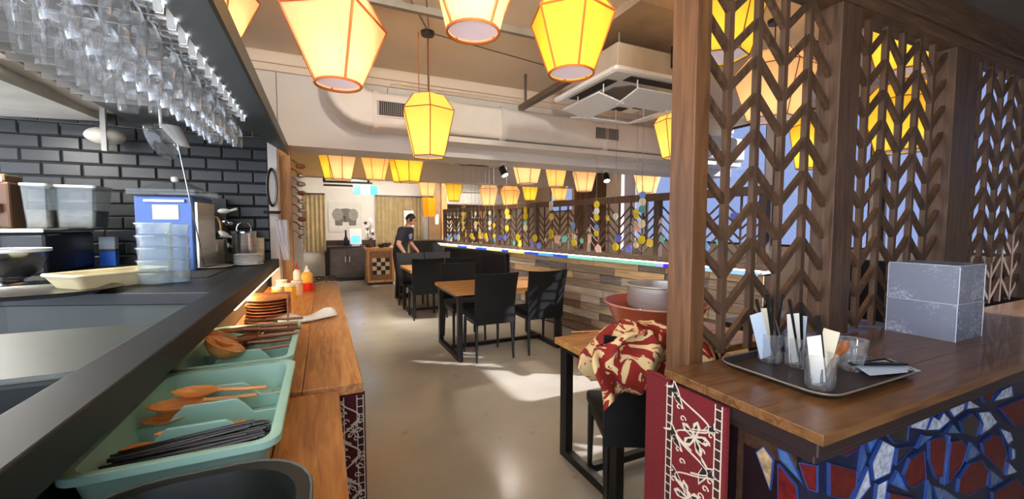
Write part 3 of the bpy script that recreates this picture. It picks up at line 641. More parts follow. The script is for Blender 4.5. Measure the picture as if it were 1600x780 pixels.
for x in (.44, 1.72, 3.05, 4.3): MB().loft([rr_sec(x, 3.985, 4.345, 2.345, 2.695, .05), rr_sec(x+.05, 3.985, 4.345, 2.345, 2.695, .05)]).build('collar', duct_m, du, smooth=True)
MB().box(.9, 5.5, 4.05, 4.355, 2.29, 2.345).build('shelf_trim', duct_m, du)
gr_d = mat('grille slot', (52,46,40), .7); gr_l = mat('grille slat', (150,140,128), .5)
for x0, x1 in ((.47, .84), (2.92, 3.24)):
    g = MB().box(x0, x1, 3.988, 3.997, 2.46, 2.59).build('grille', gr_d, du)
    MB().box(x0-.012, x1+.012, 3.98, 3.997, 2.59, 2.602).box(x0-.012, x1+.012, 3.98, 3.997, 2.448, 2.46).build('grille_frame', duct_m, g)
    n = int((x1-x0)/.018)
    for k in range(n): MB().box(x0+.006+k*.018, x0+.011+k*.018, 3.976, 3.99, 2.46, 2.59).build('slat', gr_l, g)
cdt = MB().tube([(.62,4.28,2.70),(.62,4.28,2.82),(.64,4.28,2.85),(.68,4.28,2.86),(3.6,4.28,2.86)], .006, 6).build('conduit', plaster, smooth=True); tag(cdt, 'thin conduit bending along the beam above the duct', 'conduit')
bar_m = mat('dark ceiling rail', (92,76,60), .6)
tag(MB().box(1.9, 1.96, 2.98, 3.97, 2.66, 2.71).box(1.92, 1.94, 3.1, 3.12, 2.71, 3.0).box(1.92, 1.94, 3.85, 3.87, 2.71, 3.0).build('ceiling_rail', bar_m), 'dark brown rail under the ceiling beside the air unit', 'rail')
tag(MB().box(-.2, 1.9, 2.98, 3.02, 2.95, 3.0).build('cable_tray', mat('grey tray', (140,130,114), .6)), 'grey cable tray crossing the ceiling behind the near lanterns', 'cable tray')
for k, (p, q) in enumerate((((.3,2.4),(.81,3.36)), ((.55,2.4),(.81,3.36)), ((.81,3.36),(2.2,3.6)))):
    tag(MB().tube([(p[0],p[1],2.996),(q[0],q[1],2.996)], .004, 5).build('ceiling_cable', mat('cable', (110,98,82), .7)), ('cable on the ceiling running up to the round lamp rose', 'second cable meeting the lamp rose from the left', 'long cable leaving the lamp rose to the right')[k], 'cable')
struct(MB().box(1.95, 2.9, 2.2, 3.1, 2.94, 3.0).build('trim_8', mat('access panel', (176,152,124), .8)))
def air_unit(lab, x0, x1, y0, y1, z, zc, flaps=True, deep=.24):
    u = thing('ceiling_air_unit', lab, 'air conditioner', ((x0+x1)/2, (y0+y1)/2, z)); hx, hy = (x1-x0)/2, (y1-y0)/2
    MB().box(-hx+.06, hx-.06, -hy+.06, hy-.06, .04, deep).build('body', mat('unit body', (196,180,158), .6), u, bevel=.006)
    p = rrect(-hx, hx, -hy, hy, .03, 3); q = rrect(-hx+.02, hx-.02, -hy+.02, hy-.02, .02, 3)
    MB().loft([[(x,y,0) for x, y in q], [(x,y,.012) for x, y in p], [(x,y,.04) for x, y in p]]).build('face_panel', white, u)
    s = .52
    MB().prism([(-s*hx,-s*hy*.62),(-s*hx*.62,-s*hy),(s*hx*.62,-s*hy),(s*hx,-s*hy*.62),(s*hx,s*hy*.62),(s*hx*.62,s*hy),(-s*hx*.62,s*hy),(-s*hx,s*hy*.62)], -.008, .0).build('intake_grille', mat('intake', (120,108,98), .8, scale=120, var=.3), u)
    for a in range(4):
        M = RZ(a*PI/2); wx, wy = (hx, hy) if a % 2 == 0 else (hy, hx)
        MB().box(-wx*.6, wx*.6, -wy*.88, -wy*.66, -.004, .001, M).build('vent_slot', gr_d, u)
        if flaps:
            f = MB().box(-wx*.58, wx*.58, -.0, .26, -.014, 0, M @ T(0, -wy*1.02, -.10) @ RX(-.22)).build('flap', white, u, bevel=.003)
            for sx in (-1, 1): MB().tube([(sx*wx*.4,-wy*.8,-.12),(sx*wx*.4,-wy*.8,0)], .006, 6, M).build('flap_arm', white, f)
    for sx in (-1, 1):
        for sy in (-1, 1): MB().tube([(sx*(hx-.12), sy*(hy-.12), .2), (sx*(hx-.12), sy*(hy-.12), zc-z)], .006, 6).build('hanger_rod', mat('rod', (150,140,126), .5), u)
    return u
au = air_unit('square white air-conditioning unit with open flaps hanging near the lattice screen', 2.0, 2.95, 2.5, 3.42, 2.6, 3.0)
MB().lathe([(.001,0),(.022,0),(.022,.16),(.001,.16)], 12).build('hanger_sleeve', steel_b, au, (.08, -.47, .1), smooth=True)
MB().tube([(.08,-.47,.0),(.08,-.47,.4)], .006, 6).build('hanger_rod', white, au)
air_unit('second white ceiling air unit, smaller and farther, behind the beam', 2.0, 2.9, 6.2, 7.0, 2.5, 2.78, False, .2)
def spot(lab, x, y, rz):
    s = thing('spotlight', lab, 'spotlight', (x, y, 2.19), rz, 'black ceiling spotlights')
    MB().lathe([(.001,-.02),(.04,-.02),(.04,0),(.001,0)], 14).build('mount', plaster_w, s, smooth=True)
    MB().tube([(0,0,-.02),(0,0,-.07)], .006, 6).build('arm', steel_b, s)
    M = T(0,0,-.1) @ RX(-.6)
    MB().lathe([(.001,.06),(.04,.06),(.042,.05),(.045,-.06),(.04,-.06),(.036,-.05)], 18, M).build('housing', steel_b, s, smooth=True)
    MB().lathe([(.001,-.05),(.037,-.05),(.037,-.052),(.001,-.052)], 18, M).build('lens', mat('spot lens', (255,250,240), .4, emit=14), s)
    ld = bpy.data.lights.new('spot', 'SPOT'); ld.energy = 26; ld.spot_size = 1.2; ld.color = (1,.9,.78); ld.shadow_soft_size = .04
    lo = bpy.data.objects.new('spot_light', ld); COL.objects.link(lo); lo.parent = s; lo.matrix_local = M @ T(0, 0, -.07)
spot('black spotlight below the beam, left of the pair', 1.98, 4.55, .3); spot('black spotlight below the beam, right of the pair, beside the air unit rod', 3.5, 4.55, -.4)
def track(lab, x0, x1, y, zc, aims, en):  # unseen ceiling tracks, added as fill light for the room
    t = thing('fill_track', lab, 'added fill light', ((x0+x1)/2, y, zc)); h = (x1-x0)/2
    MB().box(-h, h, -.018, .018, -.03, 0).build('track', white, t)
    for i, (tx, ty, tz) in enumerate(aims):
        px = -h+(i+.5)*2*h/len(aims); o = Vector((px, 0, -.12)); d = (Vector((tx, ty, tz))-Vector(t.location)-o).normalized()
        M = T(*o) @ (-d).to_track_quat('Z', 'Y').to_matrix().to_4x4()
        MB().tube([(px,0,-.03),(px,0,-.12)], .006, 6).build('arm', steel_b, t)
        MB().lathe([(.001,.06),(.04,.06),(.042,.05),(.045,-.06),(.04,-.06),(.036,-.05)], 16, M).build('housing', steel_b, t, smooth=True)
        MB().lathe([(.001,-.05),(.037,-.05),(.037,-.052),(.001,-.052)], 16, M).build('lens', mat('spot lens', (255,250,240), .4, emit=14), t)
        ld = bpy.data.lights.new('fill_spot', 'SPOT'); ld.energy = en; ld.spot_size = 1.9; ld.spot_blend = .8; ld.color = (1,.93,.84); ld.shadow_soft_size = .05
        lo = bpy.data.objects.new('fill_spot', ld); COL.objects.link(lo); lo.parent = t; lo.matrix_local = M @ T(0,0,-.07)
track('added fill track of black spotlights on the far ceiling, lighting the far wall', .2, 3.6, 9.6, 2.78, [(.3,12,1.4),(1.2,12,1.4),(2.2,11.8,1.3),(3.6,11.8,1.3)], 55)
track('added fill track of black spotlights just behind the beam, lighting the tables',   .6, 3.0, 5.66, 2.78, [(.8,7,0),(1.8,6.6,.5),(2.6,7.4,.9)], 60)
track('added fill track of black spotlights on the near ceiling above the aisle', .3, 2.4, .5, 3.0, [(.5,4.4,2.4),(1.6,4.4,2.0),(2.6,4.2,1.6)], 80)
# ================================================================ LANTERNS
SH = {'cream': shade_mat('cream lantern paper', (255,224,172), .07), 'yellow': shade_mat('yellow lantern paper', (250,222,84), .08), 'amber': shade_mat('amber lantern paper', (255,208,132), .11), 'warm': shade_mat('warm lantern paper', (255,214,110), .2), 'orange': shade_mat('orange lantern paper', (255,150,30), .28)}
glow_disc_m = mat('lantern diffuser', (232,214,222), .7, var=.03, emit=.12, ecol=(240,220,226))
def lantern(lab, x, y, zb, col, ceil=3.0, R=.225, n=6, rot=0, hl=.36, ht=.12, near=False, power=9, rb=None):
    t = thing('paper_lantern', lab, 'lantern', (x, y, zb), rot, 'paper lanterns on cords')
    rb = rb or R*.6; m = 24
    def ring(r, z, k, rd):     # rd blends the polygon into a circle
        out = []
        for i in range(m):
            a = 2*PI*i/m; s = 2*PI/n; q = (a % s)-s/2
            pr = math.cos(s/2)/math.cos(q); out.append((r*(pr*(1-rd)+rd)*math.cos(a), r*(pr*(1-rd)+rd)*math.sin(a), z))
        return out
    rd = 1.0 if near else 0.0
    w_ = .0065 if near else .004; me_ = orange_edge if near else brown_edge
    MB().loft([ring(rb, 0, 0, rd), ring(rb+(R-rb)*.5, hl*.5, 0, rd*.25), ring(R, hl, 0, 0)], False, False).build('lower_shade', SH[col], t)
    MB().loft([ring(R, hl, 0, 0), ring(R*.62, hl+ht, 0, 0)], False, False).build('upper_shade', SH[col], t)
    MB().tube([(R*.6,0,hl+ht),(-R*.6,0,hl+ht)], .003, 5).tube([(0,R*.6,hl+ht),(0,-R*.6,hl+ht)], .003, 5).build('top_spider', me_, t)
    MB().loft([ring(rb*.97, .012, 0, rd), ring(.006, .014, 0, rd)], False, True).build('glow_disc', glow_disc_m, t)  # opaque disc added for the pale shade inside, faint glow in its colour
    for i in range(n):
        a = 2*PI*i/n; d = (math.cos(a), math.sin(a)); mid = rb+(R-rb)*.5
        MB().tube([(d[0]*rb, d[1]*rb, 0), (d[0]*mid, d[1]*mid, hl*.5), (d[0]*R, d[1]*R, hl), (d[0]*R*.62, d[1]*R*.62, hl+ht)], w_, 5).build('seam', me_, t)
    rr_ = ring(R, hl, 0, 0); MB().tube(rr_+rr_[:1], w_, 5).build('belt', me_, t)
    rr_ = ring(rb, 0, 0, rd); MB().tube(rr_+rr_[:1], w_, 5).build('bottom_hoop', me_, t)
    MB().tube([(0,0,hl+ht-.01),(0,0,ceil-zb)], .005, 6).build('cord', mat('brown cord', (84,64,48), .7), t)
    MB().lathe([(.001,ceil-zb-.03),(.05,ceil-zb-.03),(.055,ceil-zb-.012),(.055,ceil-zb)], 16).build('ceiling_rose', mat('rose', (70,62,54), .4, .5), t, smooth=True)
    MB().ball((0,0,hl*.42), .035, 10, 8).build('bulb', mat('bulb', (255,236,200), .5, emit=6, ecol=(255,220,160)), t, smooth=True)
    ld = bpy.data.lights.new('lantern_bulb', 'POINT'); ld.energy = power; ld.color = (1,.93,.82); ld.shadow_soft_size = .06
    lo = bpy.data.objects.new('lantern_light', ld); COL.objects.link(lo); lo.parent = t; lo.location = (0,0,hl*.42)
    return t
LN = [('large cream lantern nearest the glass rack, square with orange bindings', .08,2.10,2.10,'cream',3.0,.235,4,.245,True),
 ('large cream lantern cut by the top frame edge, centre', .60,1.70,2.27,'cream',3.0,.26,4,.35,True),
 ('large bright yellow lantern left of the lattice screen', 1.28,1.99,2.295,'yellow',3.0,.235,6,.25,True),
 ('glowing warm lantern hanging on a tall cord mid aisle, under a round rose', .80,3.36,2.005,'warm',3.0,.225,6,.35,False),
 ('lantern above the glass rack, only its corner in view', -.56,3.1,2.6,'cream',3.0,.25,4,.5,True),
 ('yellow lantern just under the beam, leftmost', .17,7.3,2.2,'yellow',2.78,.22,6,.2,False),
 ('cream lantern under the beam next to the leftmost yellow one', .27,6.5,2.11,'cream',2.78,.225,6,.5,False),
 ('amber cream lantern between the leftmost pair and the large yellow one', .78,6.9,2.17,'amber',2.78,.225,6,.1,False),
 ('large yellow lantern under the beam beside the warm mid-aisle lantern', 1.0,5.25,1.99,'yellow',2.78,.225,6,.3,False),
 ('small yellow lantern half hidden behind the large yellow one', 1.24,7.4,2.2,'yellow',2.78,.2,6,.3,False),
 ('pale lantern above the standing man', 1.95,8.4,2.04,'cream',2.78,.225,6,.4,False),
 ('yellow lantern right of the wooden far pillar', 2.73,9.1,2.0,'yellow',2.78,.225,6,.2,False),
 ('cream lantern behind the far ledge end', 3.3,8.4,1.88,'cream',2.78,.225,6,.3,False),
 ('tall amber lantern over the far partition', 3.82,8.4,1.85,'amber',2.78,.225,6,.5,False),
 ('bright yellow lantern next to the white glare over the partition', 4.42,8.6,2.03,'yellow',2.78,.225,6,.1,False),
 ('large cream lantern right below the left spotlight', 2.58,5.1,2.02,'cream',2.78,.24,6,.3,False),
 ('orange lantern beside the large cream one below the beam', 3.55,5.96,2.09,'amber',2.78,.225,6,.0,False),
 ('amber lantern low behind the orange one', 5.1,8.4,2.04,'amber',2.78,.225,6,.3,False),
 ('cream lantern over the partition, left of the right spotlight', 4.4,6.37,2.07,'cream',2.78,.23,6,.2,False),
 ('cream lantern over the partition, closest to the post', 5.1,5.5,2.0,'cream',2.78,.24,6,.4,False),
 ('warm lantern half hidden by the air unit and the wooden post', 3.35,3.2,2.15,'warm',3.0,.225,6,.3,False),
 ('yellow lantern seen through the upper left of the lattice', 2.3,1.85,2.5,'yellow',3.0,.26,6,.3,False),
 ('cream lantern seen through the middle of the first lattice panel', 3.15,2.07,2.26,'cream',3.0,.28,6,.1,False),
 ('yellow lantern low behind the first lattice panel', 3.84,2.19,1.94,'yellow',3.0,.15,6,.1,False),
 ('yellow lantern seen through the second lattice panel, upper', 3.4,1.38,2.42,'yellow',3.0,.24,6,.2,False),
 ('yellow lantern behind the second lattice panel, lower', 3.95,1.62,2.0,'yellow',3.0,.26,6,.4,False)]
for lab, x, y, z, c, ce, R, n, rot, near in LN:
    lt = lantern(lab, x, y, z, c, ce, R, n, rot, near=near, power=.15 if near else .28, hl=.30 if near else .36, rb=R*(.43 if n == 4 else .53) if near else None)
    if c == 'warm' and 'mid aisle' in lab:
        for k in (-1, 1): MB().tube([(k*.05,.06,.47),(k*.05,.06,ce-z)], .0035, 6).build('stay_wire', brown_edge, lt)
# ================================================================ LEFT: WOODEN COUNTER, LEDGE, KITCHEN TOP
wc_ = thing('wooden_counter', 'long honey-oak counter with trays along the kitchen pass', 'counter')
for i in range(3):
    x0 = -.458+i*.191; MB().box(x0, x0+.189, 1.5, 4.4, .862, .9).build('top_board', oakY, wc_, bevel=.003)
for i in range(3):
    x0 = -.458+i*.165; MB().box(x0, x0+.163, .25, 1.497, .847, .885).build('near_board', oakY, wc_, bevel=.003)
MB().box(-.456, .07, 1.53, 4.35, 0, .862).build('cabinet_body', darkwood, wc_)
MB().box(-.456, .02, .28, 1.53, 0, .847).build('near_body', darkwood, wc_)
rn2 = thing('carpet_runner', 'narrow dark red woven strip hanging at the step of the oak counter', 'carpet', (.022, 1.512, 0))
MB().box(0, .098, 0, .016, .02, .858).build('cloth', mat('dark red weave', (70,16,20), .95, var=.3, scale=90), rn2, bevel=.003)
carpet_motifs(rn2, Matrix(((1,0,0,-.004),(0,0,-1,0),(0,1,0,.02),(0,0,0,1))), .83, .106, 9)
kc = thing('kitchen_counter', 'black kitchen counter behind the pass ledge, stepped up at the back', 'counter')
MB().box(-.475, -.365, .2, 4.2, 1.075, 1.15).build('pass_ledge', counterb, kc, bevel=.004)
MB().prism([(-2.6,2.85),(-1.31,2.60),(-.58,2.32),(-.476,2.28),(-.476,4.2),(-2.6,4.2)], 1.085, 1.142).build('back_top', counterb, kc, bevel=.004)
MB().prism([(-2.6,2.87),(-1.31,2.62),(-.58,2.34),(-.476,2.3),(-.476,4.2),(-2.6,4.2)], .9, 1.085).build('step_face', darkgrey, kc)
MB().box(-2.6, -.476, .2, 4.2, .86, .9).build('low_top', black, kc)
MB().box(-2.6, -.476, .25, 4.2, 0, .86).build('body', black, kc)
MB().box(-.475, -.459, .25, 4.2, .86, 1.075).build('back_board', black, kc)
MB().box(-1.6, -.62, 2.9, 4.1, 1.142, 1.147).build('counter_mat', mat('rubber mat', (28,29,28), .7, var=.1, scale=60), kc)
lstrip = thing('light_strip', 'slim warm light strip under the pass ledge, above the plates', 'lamp')
MB().box(-.398, -.372, 2.2, 4.1, 1.064, 1.074).build('strip', mat('warm strip', (255,224,170), .5, emit=14, ecol=(255,214,150)), lstrip)
# grey tub with lid in the well
def tub(name, lab, cat, x0, x1, y0, y1, z0, z1, r, m, lip=.018, lid=True, lidm=None, rz=0):
    cx, cy = (x0+x1)/2, (y0+y1)/2; t = thing(name, lab, cat, (cx, cy, z0), rz); hx, hy = (x1-x0)/2, (y1-y0)/2; H = z1-z0
    a = rrect(-hx+.03, hx-.03, -hy+.03, hy-.03, r*.8, 6); b_ = rrect(-hx+lip, hx-lip, -hy+lip, hy-lip, r, 6); c = rrect(-hx, hx, -hy, hy, r+lip*.5, 6); d = rrect(-hx+lip+.006, hx-lip-.006, -hy+lip+.006, hy-lip-.006, r, 6); e_ = rrect(-hx+.04, hx-.04, -hy+.04, hy-.04, r*.8, 6)
    MB().loft([[(x,y,0) for x,y in a], [(x,y,H-.012) for x,y in b_], [(x,y,H-.012) for x,y in c], [(x,y,H) for x,y in c], [(x,y,H) for x,y in d], [(x,y,.01) for x,y in e_]]).build('tub', m, t, smooth=True)
    rl = c+c[:1]; MB().tube([(x,y,H) for x,y in rl], .003, 5).build('rim', lidm or m, t, smooth=True)
    if lid: MB().loft([[(x,y,H+.001) for x,y in c], [(x*.99,y*.985,H+.012) for x,y in c]]).build('lid', lidm or m, t, smooth=True)
    return t
gtub = mat('grey tub plastic', (60,65,58), .4, var=.06)
tub('storage_tub', 'dark grey lidded tub with rounded corners behind the pass ledge', 'tub', -1.35, -.48, 1.3, 1.86, .9, 1.09, .09, mat('tub black', (30,32,30), .4), lidm=gtub)
tub('storage_tub', 'low grey tub standing nearer, mostly under the pass ledge', 'tub', -1.2, -.48, .55, 1.12, .9, .98, .06, mat('tub black', (30,32,30), .4), lidm=gtub)
tub('serving_tub', 'black oval-cornered tub at the bottom frame edge on the oak counter', 'tub', -.40, -.03, .47, .925, .885, .985, .12, mat('tub black', (30,32,30), .4), lid=False, lidm=mat('tub rim', (90,92,86), .3))
# ---------------------------------------------------------------- mint cutlery trays
def cutlery_tray(lab, x0, x1, y0, y1, z0, z1):
    t = thing('cutlery_tray', lab, 'tray', ((x0+x1)/2, (y0+y1)/2, z0), 0, 'mint cutlery trays'); hx, hy, H = (x1-x0)/2, (y1-y0)/2, z1-z0
    S = lambda d, r: rrect(-hx+d, hx-d, -hy+d, hy-d, r, 5)
    MB().loft([[(x,y,0) for x,y in S(.035,.03)], [(x,y,H-.022) for x,y in S(.018,.03)], [(x,y,H-.018) for x,y in S(.0,.04)], [(x,y,H-.003) for x,y in S(.0,.04)], [(x,y,H) for x,y in S(.006,.035)], [(x,y,H-.004) for x,y in S(.022,.03)], [(x,y,.02) for x,y in S(.036,.025)], [(x,y,.012) for x,y in S(.05,.02)]]).build('tray', mint, t, smooth=True)
    for fy in (-.42, .02, .44):
        y = fy*hy; pr = []
        for k in range(17):
            u = -1+k/8; hgt = .52+.42*max(0, min(1, (.62-abs(u))/.22)); pr.append((u*(hx-.03), hgt*H))
        poly = [(-hx+.03, .012)]+pr+[(hx-.03, .012)]
        MB().prism(poly, -.004, .004, T(0, y, 0) @ Matrix(((1,0,0,0),(0,0,1,0),(0,1,0,0),(0,0,0,1)))).build('divider', mint, t, bevel=.003)
    return t
cutlery_tray('mint-green cutlery tray nearest the camera, full of black chopsticks and wooden spoons', -.455, -.095, .968, 1.552, .9, 1.0)
cutlery_tray('second mint-green cutlery tray behind the nearest, crowded with dark wooden spoons', -.455, -.105, 1.575, 2.17, .9, 1.0)
for i in range(60):
    y = 1.005+.112*((i % 30)/30)+random.uniform(-.003,.003); z = .945+.012*(i//30)+random.uniform(0,.014); x0 = -.42+random.uniform(0,.03); x1 = -.145+random.uniform(-.03,.018); tl = random.uniform(-.012,.02)
    tag(MB().tube([(0,0,0),(x1-x0,tl,.005+random.uniform(0,.012))], [.0030,.0044], 6).build('chopstick', black if i % 3 else mat('dark chopstick', (52,46,42), .4), None, (x0,y,z), smooth=True), 'thin black chopstick in the near compartment of the nearest mint tray', 'chopstick', 'chopsticks in the nearest mint tray')
def tspoon(lab, x, y, z, ang, ln, bowl, m, tilt=.06, group='wooden spoons in the mint trays', rev=False):
    d = Vector((math.cos(ang), math.sin(ang), tilt)); p0 = Vector((x, y, z))
    return spoon('wooden_spoon', lab, [p0, p0+d*ln*.5+Vector((0,0,-.002)), p0+d*ln*.95, p0+d*ln], [.006,.0055,.006,.009], bowl, m, group)
tspoon('big pale wooden spoon, bowl up, at the back of the nearest tray', -.16,1.345,.985, PI-.02, .115, (.105,.042), spoonwood, .1)
tspoon('big pale wooden spoon leaning on the ledge side of the nearest tray', -.18,1.315,.978, PI+.06, .12, (.12,.044), spoonwood, .06)
tspoon('pale spoon lying below the two big ones in the nearest tray', -.24,1.275,.965, PI+.02, .09, (.09,.034), spoonwood, .02)
tspoon('slim pale spoon in the middle compartment of the nearest tray', -.19,1.195,.955, PI+.15, .1, (.075,.022), spoonwood, .1)
tspoon('slim pale spoon end beside the middle divider of the nearest tray', -.3,1.17,.95, PI+.1, .06, (.06,.018), spoonwood, .05)
tspoon('dark wooden spoon on the right of the second divider, nearest tray', -.25,1.155,.955, -.05, .06, (.05,.016), spoondark, .12)
tspoon('short wooden handle at the back right of the nearest tray', -.2,1.4,.945, -.08, .05, (.035,.012), spoonwood, .04)
for i in range(14):
    tspoon('dark wooden spoon in the second mint tray, handle toward the aisle', -.12+random.uniform(-.02,.03), 1.80+.02*i+random.uniform(-.01,.01), .985+.018*(i % 4), PI+random.uniform(-.25,.25), .13+random.uniform(0,.04), (.08,.03), spoondark, random.uniform(-.05,.05), 'dark spoons in the second mint tray')
for i, (x, y) in enumerate(((-.35,1.73),(-.37,1.83))):
    o = MB().lathe([(.001,0),(.03,.004),(.055,.025),(.066,.05),(.063,.05),(.05,.028),(.026,.009),(.001,.006)], 22).build('wooden_bowl', spoonwood, None, (x,y,.985), (0,.5,0), smooth=True); tag(o, ('small glowing wooden ladle bowl nearest in the second tray', 'small wooden ladle bowl behind the other in the second tray')[i], 'bowl')
# plates, napkin, bottles, jars
for i in range(9):
    o = MB().lathe([(.001,0),(.08,0),(.105,.012),(.11,.014),(.108,.017),(.08,.005),(.001,.004)], 28).build('wooden_plate', spoondark if i % 2 else wood('plate wood', (150,92,50), (196,136,84), 'X'), None, (-.29+random.uniform(-.006,.006), 2.62+random.uniform(-.006,.006), .901+i*.0165), smooth=True)
    tag(o, ORD[i]+' plate from the bottom of the brown wooden stack on the oak counter', 'plate', 'stack of wooden plates')
tag(MB().box(-.19,-.184,2.5,2.72,.9,1.06).box(-.4,-.19,2.72,2.726,.9,1.06).build('plate_rack', spoondark), 'brown wooden corner board holding the plate stack', 'rack')
nk = []
def blob(nx, ny, fx, fy, fz):
    vs = [(fx(i/nx, j/ny), fy(i/nx, j/ny), fz(i/nx, j/ny)) for j in range(ny+1) for i in range(nx+1)]
    fs = [(j*(nx+1)+i, j*(nx+1)+i+1, (j+1)*(nx+1)+i+1, (j+1)*(nx+1)+i) for j in range(ny) for i in range(nx)]
    return MB().add(vs, fs)
o = blob(14, 8, lambda u,v: -.15+u*.32, lambda u,v: -.075+v*.15*(1-.4*u), lambda u,v: .012+.045*math.sin(PI*v)*(.6+.4*math.sin(u*9))).build('napkin', paper, None, (-.12,2.62,.905), (0,0,.45), smooth=True)
m_ = o.modifiers.new('thick','SOLIDIFY'); m_.thickness = .012; tag(o, 'folded white napkin lying behind the wooden spoons', 'napkin')
def bottle(lab, x, y, z, r, h, m, capm, loc_group=None):
    b_ = thing('squeeze_bottle', lab, 'bottle', (x,y,z), 0, loc_group)
    MB().lathe([(.001,0),(r*.95,0),(r,.006),(r,h*.62),(r*.75,h*.7),(r*.45,h*.74)], 20).build('body', m, b_, smooth=True)
    MB().lathe([(r*.5,h*.73),(r*.5,h*.8),(r*.22,h*.84),(r*.12,h),(.001,h)], 16).build('nozzle', capm, b_, smooth=True)
redp = mat('red plastic', (214,40,24), .35); yelp = mat('yellow sauce', (236,172,50), .4); whp = mat('white plastic', (235,232,222), .4)
bottle('yellow sauce bottle with a red base on the oak counter', -.14,3.95,.9,.045,.2,yelp,whp)
tag(MB().lathe([(.001,0),(.046,0),(.048,.004),(.048,.06),(.046,.062),(.001,.062)],20).build('red_cup', redp, None, (-.13,3.84,.9), smooth=True), 'small red cup before the yellow sauce bottle', 'cup')
bottle('slim white bottle with a red nozzle beside the yellow one', -.22,4.05,.9,.03,.22,whp,redp)
for i, (x,y,m) in enumerate(((-.3,3.3,yelp),(-.24,3.45,yelp),(-.31,3.7,whp),(-.2,3.62,thinglass('jar glass',(255,240,200),.3)))):
    j = thing('sauce_jar', ('yellow jar nearest behind the plates','second yellow jar behind the plates','white jar beside the jars of yellow sauce','clear amber jar before the bottles')[i], 'jar', (x,y,.9), 0, 'jars on the oak counter')
    MB().lathe([(.001,0),(.04,0),(.043,.006),(.043,.085),(.036,.095)],20).build('body', m, j, smooth=True)
    MB().lathe([(.038,.095),(.04,.098),(.04,.115),(.001,.117)],20).build('lid', whp, j, smooth=True)
# dark cooking tools lying at the far counter end
dk = mat('dark metal tools', (62,52,46), .4, .4)
for i in range(7):
    a = .3+i*.45; x, y = -.12+.045*i, 4.1+.04*(i % 3)
    spoon('cooking_ladle', 'dark metal ladle in the heap at the far end of the oak counter', [(x,y,.93+.02*(i%3)),(x+.12*math.cos(a),y+.1*math.sin(a),.95),(x+.17*math.cos(a),y+.14*math.sin(a),.955)], [.005,.006,.009], (.075,.028), dk, 'ladles at the counter end', 'ladle')
# ================================================================ GLASS RACK
rk = thing('glass_rack', 'long dark grey overhead canopy with rails of hanging stemware', 'rack')
MB().add([(-.47,.2,2.20),(-.27,.2,2.08),(-.27,.2,2.13),(-.47,.2,2.27),(-.47,4.2,2.20),(-.27,4.2,2.08),(-.27,4.2,2.13),(-.47,4.2,2.27)], [(0,1,2,3),(7,6,5,4),(0,4,5,1),(1,5,6,2),(2,6,7,3),(3,7,4,0)]).build('front_board', mat('canopy green black', (40,44,39), .5), rk)
MB().box(-1.35, -.47, .2, 4.2, 2.255, 2.27).build('canopy', mat('canopy grey', (84,86,80), .5), rk)
MB().box(-.275, -.262, .2, 4.2, 2.072, 2.15).build('edge_trim', mat('edge trim', (52,56,50), .4), rk)
YS = [.8+.132*i for i in range(21)]
railm = MB().box(-1.3, -.49, -.004, .004, 2.205, 2.211).box(-1.3, -.49, -.002, .002, 2.211, 2.255).mesh('rail'); railm.materials.append(steel)
clipm = MB().box(-.497, -.473, -.012, -.005, 2.165, 2.25).box(-.497,-.473,.005,.012,2.165,2.25).box(-.53,-.497,-.012,.012,2.200,2.204).mesh('rail_clip'); clipm.materials.append(mat('white clip', (240,242,240), .4))
for y in YS:
    place('rail', railm, rk, (0, y-.066, 0)); place('rail_clip', clipm, rk, (0, y-.066, 0))
for y in YS: MB().box(-.488, -.472, y-.076, y-.056, 2.19, 2.25).build('clip_glint', mat('clip glint glow', (240,246,255), .5, emit=6, ecol=(236,244,255)), rk)  # emissive dashes added for the glints on the rail clips
def glass_proto(kind):
    lab = {'wine': 'clear wine glass hanging upside down in the overhead rack', 'flute': 'tall clear flute hanging upside down in the overhead rack', 'beer': 'footed clear beer glass hanging upside down in the overhead rack'}[kind]
    g = thing('stem_glass', lab, 'glass', (0,0,0), 0, 'hanging %s glasses' % kind)
    pr = {'wine': ([(.004,-.085),(.028,-.094),(.045,-.118),(.049,-.145),(.044,-.185),(.038,-.208)], .075), 'flute': ([(.004,-.055),(.02,-.07),(.034,-.115),(.036,-.16),(.032,-.20),(.030,-.22)], .05), 'beer': ([(.006,-.045),(.035,-.056),(.045,-.085),(.044,-.13),(.04,-.18)], .035)}[kind]
    prof, sl = pr
    MB().lathe(prof, 22).build('bowl', stemglass, g, smooth=True)
    MB().lathe([(.036,0),(.036,-.002),(.012,-.006),(.0045,-.014),(.0035,-sl*.6),(.005,prof[0][1])], 16, c0=True).build('stem', stemglass, g, smooth=True)
    return g
protos = {k: glass_proto(k) for k in ('wine','flute','beer')}; used = set()
cols = [-.535,-.655,-.775,-.895]
for j, x in enumerate(cols):
    kind = ('flute','wine','beer','beer')[j]
    for i, y in enumerate(YS):
        if kind == 'beer' and i > 15: continue
        loc = (x+random.uniform(-.006,.006), y, 2.213)
        k2 = 'wine' if (kind == 'flute' and i % 4 == 1) else kind
        where = ('in the row nearest the aisle', 'in the second row from the aisle', 'in the third row from the aisle', 'in the row farthest from the aisle')[j]
        nm = {'wine': 'clear wine glass', 'flute': 'tall clear flute', 'beer': 'footed clear beer glass'}[k2]
        pos = ', nearest the camera' if i == 0 else (', last at the far end' if i == len(YS)-1 else '')
        lab = nm+' hung '+where+(pos or ' of the rack'); gp = 'each %s %s' % (nm, where)
        if k2 not in used: protos[k2].location = loc; protos[k2]['label'] = lab; protos[k2]['group'] = gp; used.add(k2)
        else: dup(protos[k2], loc, random.random(), lab, gp)
